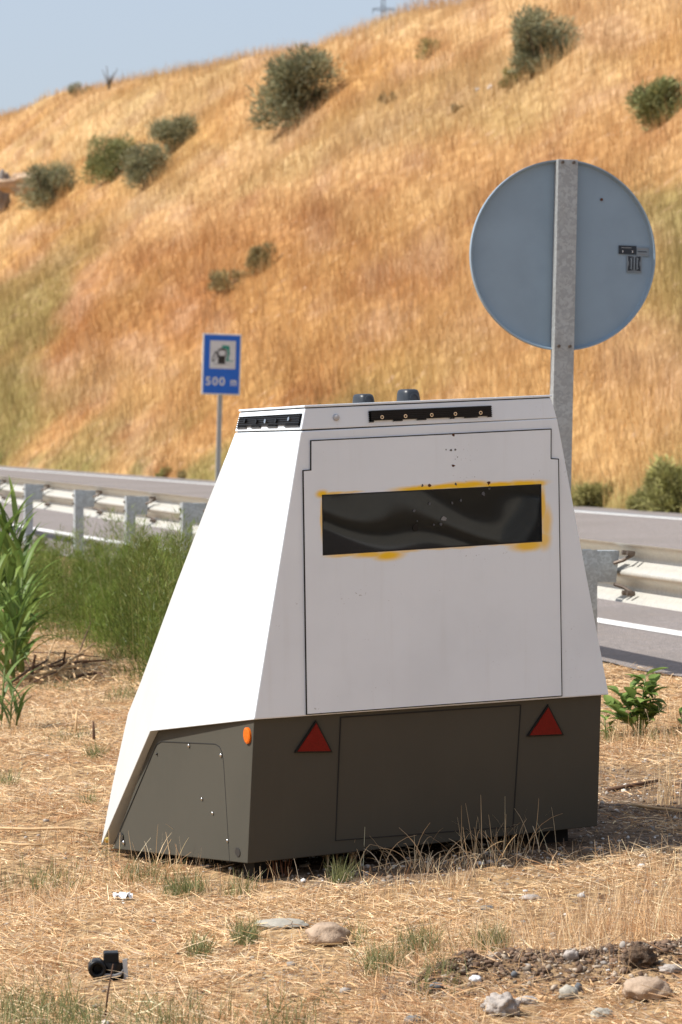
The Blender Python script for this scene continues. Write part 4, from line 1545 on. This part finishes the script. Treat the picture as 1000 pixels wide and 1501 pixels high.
# broken black plastic fitting lying in the straw
c0 = ground_at(160, 1434); k_ = c0.y / F
lit = empty('plastic_fitting', c0 + Vector((0, 0, -.004)), R(6), 'broken black plastic fitting with grey strap lying in the straw', 'litter')
bd_ = MB()
bd_.box(-8 * k_, 14 * k_, -.02, .03, 8 * k_, 41 * k_)
bd_.box(-24 * k_, 16 * k_, -.012, .03, 6 * k_, 26 * k_)
body = bevel(bd_.build('body', M['black'], lit), .004, 3)
rg_ = MB(); vs, fs = [], []
for (rr, yy) in ((6.5, -.045), (11, -.05), (13, -.045), (13, .01), (10.5, .012), (7, -.03)):
    for i in range(28):
        an = 2 * math.pi * i / 28
        vs.append((-18 * k_ + rr * k_ * math.cos(an), yy, 19 * k_ + rr * k_ * math.sin(an)))
for j in range(6):
    for i in range(28):
        a_, b_ = j, (j + 1) % 6
        fs.append((a_ * 28 + i, a_ * 28 + (i + 1) % 28, b_ * 28 + (i + 1) % 28, b_ * 28 + i))
mesh_obj('ring', vs, fs, M['black'], body, True)
cu_ = MB(); vs, fs = [], []
for zz, rr in ((2, 15), (12, 17), (26, 15)):
    for th_ in (0, 1):
        for i in range(16):
            an = math.pi * (1.02 + .96 * i / 15)
            vs.append((6 * k_ + (rr - th_ * 2.5) * k_ * math.cos(an), (rr - th_ * 2.5) * k_ * math.sin(an) * 1.1, zz * k_))
for j in range(2):
    for th_ in (0, 1):
        for i in range(15):
            a_ = (j * 2 + th_) * 16 + i; b_ = ((j + 1) * 2 + th_) * 16 + i
            fs.append((a_, a_ + 1, b_ + 1, b_))
mesh_obj('cup', vs, fs, M['black'], lit, True)
stp = MB()
path = [(-24, -10, 4), (-14, -16, 9), (-2, -20, 9), (8, -20, 8), (17, -16, 11), (24, -8, 20), (27, 0, 30)]
prev = None; vs, fs = [], []
for (a_, b_, c_) in path:
    vs += [(a_ * k_, b_ * k_, (c_ - 3) * k_), (a_ * k_, b_ * k_, (c_ + 3) * k_), (a_ * k_, (b_ + 1.2) * k_, (c_ + 3) * k_), (a_ * k_, (b_ + 1.2) * k_, (c_ - 3) * k_)]
for i in range(len(path) - 1):
    for j in range(4):
        fs.append((i * 4 + j, i * 4 + (j + 1) % 4, (i + 1) * 4 + (j + 1) % 4, (i + 1) * 4 + j))
mesh_obj('strap', vs, fs, M['strap'], lit, True)
tb_ = MB(); tb_.prism([(22 * k_, -.03, -2 * k_), (28 * k_, -.03, -2 * k_), (26 * k_, -.025, 32 * k_), (19 * k_, -.025, 31 * k_)], (0, .006, 0))
tb_.build('bracket', M['strap'], lit)

# crumpled white scrap
c0 = ground_at(181, 1318); k_ = c0.y / F
vs, fs = [], []
for j in range(6):
    for i in range(9):
        vs.append(((i - 4) * 3.6 * k_ + random.uniform(-.004, .004), (j - 2.5) * 4 * k_, max(.002, random.uniform(.0, 11) * k_)))
for j in range(5):
    for i in range(8):
        if (i, j) not in ((0, 0), (7, 4), (7, 3), (0, 4)):
            fs.append((j * 9 + i, j * 9 + i + 1, (j + 1) * 9 + i + 1, (j + 1) * 9 + i))
o = mesh_obj('paper_scrap', vs, fs, M['paper'], None, False, c0)
tag(o, 'crumpled white scrap of paper in the straw left of the trailer', 'litter')


def stalk(name, pts_px, rads, mat, label, cat, lift=0.0):
    """stick through ground points; each (px, py, height above the ground)"""
    ps = []
    for (sx, sy, hh) in pts_px:
        ps.append(ground_at(sx, sy) + Vector((0, 0, hh + lift)))
    m_ = MB(); m_.tube(ps, rads, 6)
    return tag(m_.build(name, mat, None, True), label, cat)


stalk('straw_stalk', [(-30, 1224, .03), (40, 1227, .03), (100, 1226, .032), (152, 1228, .02)], .006, M['straw'], 'long pale straw stalk lying at the left below the trailer tip', 'stalk')
stalk('straw_stalk', [(-30, 1240, .02), (30, 1246, .02), (62, 1247, .02)], .005, M['straw'], 'shorter pale stalk lying under the long one at the left edge', 'stalk')
stalk('stick', [(890, 1162, .01), (930, 1156, .014), (968, 1148, .012)], [.008, .009, .006], M['twig'], 'dark thin stick lying on the gravel right of the trailer', 'stick')
stalk('straw_stalk', [(925, 1184, .012), (960, 1190, .014), (1010, 1194, .012)], .006, M['straw'], 'pale straw stalk lying at the edge of the trailer shadow', 'stalk')


def upright(name, px_, py_, hpx, lean_px, r0, mat, label, cat):
    c0 = ground_at(px_, py_); k_ = c0.y / F
    m_ = MB(); m_.tube([c0 + Vector((0, 0, -.02)), c0 + Vector((lean_px * .45 * k_, 0, hpx * .5 * k_)), c0 + Vector((lean_px * k_, 0, hpx * k_))], [r0, r0 * .8, r0 * .5], 6)
    return tag(m_.build(name, mat, None, True), label, cat)


upright('cut_stalk', 111, 1078, 36, 2, .008, M['straw'], 'pale cut cane stub standing in the straw left of the trailer', 'stalk')
upright('cut_stalk', 138, 1090, 32, -1, .009, M['twig'], 'reddish cut cane stub nearest the trailer on the left', 'stalk')
upright('dry_stalk', 152, 1497, 84, 14, .0035, M['twig'], 'thin brown stalk rising in front of the black plastic fitting', 'stalk')

# heap of dead canes beside the reed
hp = empty('dead_cane_heap', ground_at(95, 985), 0, 'heap of broken dead canes beside the green reed', 'branches')
hm = MB(); hm2 = MB()
rr = random.Random(3)
o0 = hp.location.copy()
for (sx, sy, ex, ey, h0_, h1_, r_) in ((45, 1000, 52, 1000, 0, .16, .010), (92, 985, 96, 985, 0, .13, .008), (75, 1000, 140, 985, .03, .17, .006), (20, 1005, 120, 990, .02, .06, .009),
                                       (70, 990, 160, 975, .05, .03, .008), (40, 985, 100, 1002, .08, .02, .007), (60, 1003, 80, 960, .02, .10, .006), (10, 1010, 70, 985, .02, .07, .008),
                                       (100, 1000, 150, 992, .02, .02, .010), (30, 990, 55, 1005, .12, .02, .006), (110, 975, 135, 940, 0, .14, .005), (80, 980, 130, 1000, .10, .03, .006)) + tuple(
        (rr.uniform(15, 150), rr.uniform(965, 1012), rr.uniform(15, 165), rr.uniform(960, 1012), rr.uniform(.005, .05), rr.uniform(.005, .06), rr.uniform(.003, .007)) for _ in range(18)):
    a_ = ground_at(sx, sy) + Vector((0, 0, h0_)) - o0; b_ = ground_at(ex, ey) + Vector((0, 0, h1_)) - o0
    (hm if rr.random() < .38 else hm2).tube([a_, a_.lerp(b_, .5) + Vector((0, 0, .01)), b_], [r_, r_, r_ * .7], 6)
hm.build('dark_canes', M['twig'], hp); hm2.build('pale_canes', M['straw'], hp)


def tuft(name, px_, py_, n_, spread, hmin, hmax, label, cat, cols=(STRAW, STRAW2), bendm=.8, wd=.0035, tiltmax=.9, flat=1.0):
    c0 = ground_at(px_, py_)
    q = rng.normal(0, 1, (n_, 2)) * spread
    q[:, 1] *= flat
    L_n = rng.uniform(hmin, hmax, n_)
    co = lerp(cols[0], cols[1], rng.uniform(0, 1, n_)) * rng.normal(1, .12, (n_, 1))
    zz = zg(c0.x + q[:, 0], c0.y + q[:, 1]) - c0.z
    me_ = blades(name, np.stack([q[:, 0], q[:, 1], zz], 1), L_n, wd * rng.uniform(.6, 1.2, n_), rng.uniform(0, 6.28, n_),
                 rng.uniform(.02, tiltmax, n_), rng.normal(bendm, .5, n_), co.clip(.02, .9), M['blade'], 5, taper=.25)
    return tag(link(name, me_, None, c0), label, cat)


tuft('dry_grass_tuft', 640, 1274, 85, .14, .06, .20, 'curling dry grass tuft in front of the middle of the trailer', 'grass tuft', bendm=1.1, flat=.25)
tuft('dry_grass_tuft', 715, 1258, 20, .07, .08, .22, 'sparse dry stems before the right half of the trailer', 'grass tuft', bendm=.5, tiltmax=.4, flat=.3)
tuft('dry_grass_tuft', 770, 1250, 26, .05, .08, .2, 'thin dry stems before the trailer right end', 'grass tuft', bendm=.5, tiltmax=.5, flat=.3)
tuft('dry_grass_tuft', 260, 1268, 60, .16, .06, .2, 'dry stems along the foot of the left skirt', 'grass tuft', bendm=.4, tiltmax=.6, flat=.5)
tuft('dry_grass_tuft', 500, 1275, 26, .05, .08, .17, 'few dry stems before the skirt below the left triangle', 'grass tuft', bendm=.3, tiltmax=.4, flat=.3)
tuft('dry_grass_tuft', 975, 1180, 44, .035, .10, .24, 'upright yellow grass clump on the gravel at the right edge', 'grass tuft', bendm=.15, tiltmax=.25)
tuft('weed_stalks', 418, 1284, 16, .022, .07, .16, 'reddish brown dead weed stalks at the trailer near corner', 'weed', cols=(np.array([.14, .05, .025]), np.array([.26, .12, .06])), bendm=.1, tiltmax=.35, wd=.005, flat=.4)


# ------------------------------------------------------------------ green weeds before the guardrail
def feathery(n_pl, a0, a1, v0, v1, h0_, h1_, per, dark, seed):
    """many upright feathery stems, their fine leaves thinning towards pointed tips"""
    r = np.random.default_rng(seed)
    aa = r.uniform(a0, a1, n_pl)
    v_t = r.uniform(v0, v1, n_pl)
    d_ = (v_t + 7.8) / (aa * .9629 + .2699)
    bx_, by_ = aa * d_, d_
    H_ = (CAMZ - .034 * d_ - zg(bx_, by_)).clip(.12, .8) * r.uniform(h0_, h1_, n_pl)
    idx = np.repeat(np.arange(n_pl), per)
    n_ = len(idx)
    t = r.uniform(.0, 1, n_)
    rad = H_[idx] * .42 * (1 - t) ** .8 * np.minimum(1, .45 + t * 1.6) + .008
    an = r.uniform(0, 6.28, n_)
    lean_ = r.normal(0, .10, (n_pl, 2))
    rr = rad * np.sqrt(r.uniform(0, 1, n_))
    px_ = bx_[idx] + rr * np.cos(an) + lean_[idx, 0] * H_[idx] * t
    py_ = by_[idx] + rr * np.sin(an) + lean_[idx, 1] * H_[idx] * t
    pz_ = zg(bx_, by_)[idx] + H_[idx] * t
    g0, g1 = np.array([.07, .12, .02]), np.array([.235, .30, .065])
    tone = (.62 + .75 * r.uniform(0, 1, n_pl))[idx]
    col = lerp(g0, g1, np.clip(r.normal(.42, .25, n_), 0, 1)) * tone[:, None] * dark
    col = lerp(col, np.array([.30, .34, .09]), (t ** 2) * .25)
    col = lerp(col, np.array([.34, .30, .11]), (r.uniform(0, 1, n_) < .06) * .7)
    P1 = np.stack([px_, py_, pz_], 1)
    L1 = r.uniform(.02, .055, n_); W1 = r.uniform(.0022, .0046, n_); T1 = r.uniform(.1, 1.0, n_)
    # stems
    P2 = np.stack([bx_, by_, zg(bx_, by_)], 1)
    ns_ = 4
    st_i = np.repeat(np.arange(n_pl), ns_)
    P2 = P2[st_i] + np.concatenate([r.normal(0, .03, (len(st_i), 2)), np.zeros((len(st_i), 1))], 1)
    az2 = np.where(r.uniform(0, 1, len(st_i)) < .25, np.arctan2(lean_[st_i, 1], lean_[st_i, 0]), r.uniform(0, 6.28, len(st_i)))
    L2 = H_[st_i] * r.uniform(.75, 1.0, len(st_i))
    c2 = np.tile(np.array([[.26, .25, .10]]), (len(st_i), 1)) * r.normal(1, .2, (len(st_i), 1))
    return (np.concatenate([P1, P2]), np.concatenate([L1, L2]), np.concatenate([W1, np.full(len(st_i), .005)]),
            np.concatenate([an, az2]), np.concatenate([T1, r.uniform(.03, .3, len(st_i))]), np.concatenate([r.normal(.2, .3, n_), r.normal(0, .1, len(st_i))]),
            np.concatenate([col, c2]))


parts = [feathery(84, -.098, -.046, -3.6, -2.3, .48, 1.04, 1000, 1.0, 1),
         feathery(24, -.064, -.040, -4.0, -2.6, .75, 1.12, 1000, .60, 2),
         feathery(30, -.105, -.082, -3.3, -2.5, .5, .9, 300, 1.0, 3),
         feathery(44, -.085, -.044, -3.4, -2.2, 1.0, 1.38, 170, 1.05, 4)]
cat_ = [np.concatenate([p_[i] for p_ in parts]) for i in range(7)]
me = blades('weeds', *cat_[:6], cat_[6].clip(.01, .8), M['leaf'], 2, taper=.3)
tag(link('green_weeds', me), 'tall feathery green weeds growing in front of the guardrail', 'weeds', kind='stuff')


# ------------------------------------------------------------------ reed with long arching leaves at the left edge
def arch_leaf(mb, p0, az, L_f, w_, t0_, bend_, seg=9):
    h = Vector((math.cos(az), math.sin(az), 0)); s = Vector((-math.sin(az), math.cos(az), 0)); up = Vector((0, 0, 1))
    pos = Vector(p0); vs = []
    for i in range(seg + 1):
        t = i / seg
        th = t0_ + bend_ * t ** 1.5
        d_ = h * math.sin(th) + up * math.cos(th)
        nr = h * math.cos(th) - up * math.sin(th)
        ww = w_ * (min(1, .45 + t * 4) * (1 - t ** 2.2) + .02) * .5
        vs += [pos - s * ww + nr * ww * .25 * -1, pos, pos + s * ww - nr * ww * .25]
        pos = pos + d_ * (L_f / seg)
    fs = []
    for i in range(seg):
        b_ = i * 3
        fs += [(b_, b_ + 1, b_ + 4, b_ + 3), (b_ + 1, b_ + 2, b_ + 5, b_ + 4)]
    mb.add(vs, fs)


def leaf_obj(name, mb, parent, c0, c1, seed, nper):
    r = np.random.default_rng(seed)
    o = mesh_obj(name, mb.v, mb.f, M['leaf'], parent, True)
    k_ = np.repeat(np.arange(math.ceil(len(mb.v) / nper)), nper)[:len(mb.v)]
    t = r.uniform(0, 1, k_.max() + 1)[k_]
    set_col(o.data, lerp(c0, c1, t))
    return o


rb = ground_at(-8, 985)
reed = empty('giant_reed', rb, 0, 'green giant reed with long arching leaves at the left edge', 'reed')
lv = MB()
M['reedstem'] = simple('reed_stem', (.16, .22, .06), .5)
rr = random.Random(12)
kk = rb.y / F
for (sx, sy, hpx) in ((18, 990, 225), (30, 995, 160), (-24, 985, 235), (-4, 990, 215), (12, 990, 205), (26, 985, 150), (-14, 1005, 200), (34, 992, 110), (8, 1000, 150), (-40, 990, 280), (20, 1004, 90), (-2, 975, 190), (-60, 985, 300), (-75, 995, 260)):
    b_ = ground_at(sx, sy) - rb; hgt = hpx * kk
    lx_, ly_ = rr.uniform(-.02, .07) * hgt, rr.uniform(-.08, .05) * hgt
    pts = [b_ + Vector((lx_ * t * t, ly_ * t * t, hgt * t)) for t in (0, .35, .7, 1)]
    stm = MB(); stm.tube(pts, [.010, .009, .007, .003], 7)
    stm.build('stem', M['reedstem'], reed, True)
    nl_ = 15
    for i in range(nl_):
        t = .10 + .90 * i / (nl_ - 1)
        p0 = b_ + Vector((lx_ * t * t, ly_ * t * t, hgt * t))
        az = (0 if i % 2 else math.pi) + rr.uniform(-1.2, 1.2)
        arch_leaf(lv, p0, az, rr.uniform(.34, .56) * (1 - .25 * t), rr.uniform(.030, .052), rr.uniform(.35, .8) * (1.15 - .75 * t), rr.uniform(.7, 2.0) * (1.25 - .6 * t))
leaf_obj('leaves', lv, reed, np.array([.075, .14, .03]), np.array([.22, .30, .075]), 4, 30)

rb2 = ground_at(5, 1068)
reed2 = empty('reed_shoot', rb2, 0, 'low young reed shoot in front of the giant reed', 'reed')
lv = MB()
kk = rb2.y / F
for (sx, sy, hpx) in ((2, 1068, 100), (14, 1070, 60), (-12, 1072, 110), (24, 1066, 40)):
    b_ = ground_at(sx, sy) - rb2; hgt = hpx * kk
    stm = MB(); stm.tube([b_, b_ + Vector((.01, 0, hgt * .6)), b_ + Vector((.02, 0, hgt))], [.006, .005, .002], 6); stm.build('stem', M['reedstem'], reed2, True)
    for i in range(9):
        t = .1 + .9 * i / 8
        arch_leaf(lv, b_ + Vector((.02 * t, 0, hgt * t)), (0 if i % 2 else math.pi) + rr.uniform(-1.2, 1.2), rr.uniform(.12, .24), rr.uniform(.014, .024), rr.uniform(.3, .8), rr.uniform(.3, 1.4))
leaf_obj('leaves', lv, reed2, np.array([.08, .14, .04]), np.array([.19, .26, .08]), 6, 30)


# ------------------------------------------------------------------ broadleaf weed right of the trailer
def broad_leaf(mb, p0, az, L_f, w_, tilt_, droop):
    h = Vector((math.cos(az), math.sin(az), 0)); s = Vector((-math.sin(az), math.cos(az), 0)); up = Vector((0, 0, 1))
    pos = Vector(p0); vs = []
    prof_ = (.05, .55, .95, 1.0, .8, .45, .04)
    for i, q in enumerate(prof_):
        th = tilt_ + droop * i / 6
        d_ = h * math.sin(th) + up * math.cos(th); nr = h * math.cos(th) - up * math.sin(th)
        ww = w_ * q * .5
        vs += [pos - s * ww - nr * ww * .35, pos, pos + s * ww - nr * ww * .35]
        pos = pos + d_ * (L_f / 6)
    fs = []
    for i in range(6):
        b_ = i * 3
        fs += [(b_, b_ + 1, b_ + 4, b_ + 3), (b_ + 1, b_ + 2, b_ + 5, b_ + 4)]
    mb.add(vs, fs)


def broad_weed(px_, py_, stems, label, seed, lsc=1.0):
    c0 = ground_at(px_, py_); k_ = c0.y / F
    t_ = empty('broadleaf_weed', c0, 0, label, 'weed')
    lv_ = MB(); r = random.Random(seed)
    for (dx, hpx, nl_) in stems:
        tip = Vector((dx * k_, r.uniform(-.04, .04), hpx * k_))
        mid = Vector((dx * .35 * k_, tip.y * .4, hpx * .55 * k_))
        st_ = MB(); st_.tube([(0, 0, -.02), mid, tip], [.0055, .004, .002], 6); st_.build('stem', M['reedstem'], t_, True)
        for i in range(nl_):
            t = .3 + .7 * i / (nl_ - 1)
            p0 = mid * (2 * t * (1 - t)) + tip * (t * t)
            az = r.uniform(0, 6.28)
            L_f = r.uniform(.055, .10) * lsc
            broad_leaf(lv_, p0, az, L_f, L_f * r.uniform(.42, .58), r.uniform(.6, 1.3), r.uniform(.3, 1.0))
    leaf_obj('leaves', lv_, t_, np.array([.11, .18, .045]), np.array([.25, .34, .095]), seed, 21)


broad_weed(938, 1078, [(8, 88, 11), (-30, 62, 9), (-48, 44, 9), (-38, 30, 7), (18, 74, 9), (24, 56, 8), (-14, 70, 9), (40, 44, 6), (2, 40, 8)], 'leafy green broadleaf weed growing right of the trailer', 3, 1.25)
broad_weed(1004, 1072, [(-8, 30, 6), (6, 26, 6), (-2, 18, 4)], 'small broadleaf weed at the right edge of the photo', 5)
broad_weed(888, 1085, [(-2, 32, 6), (6, 20, 5)], 'small green weed touching the trailer right corner', 8, .7)
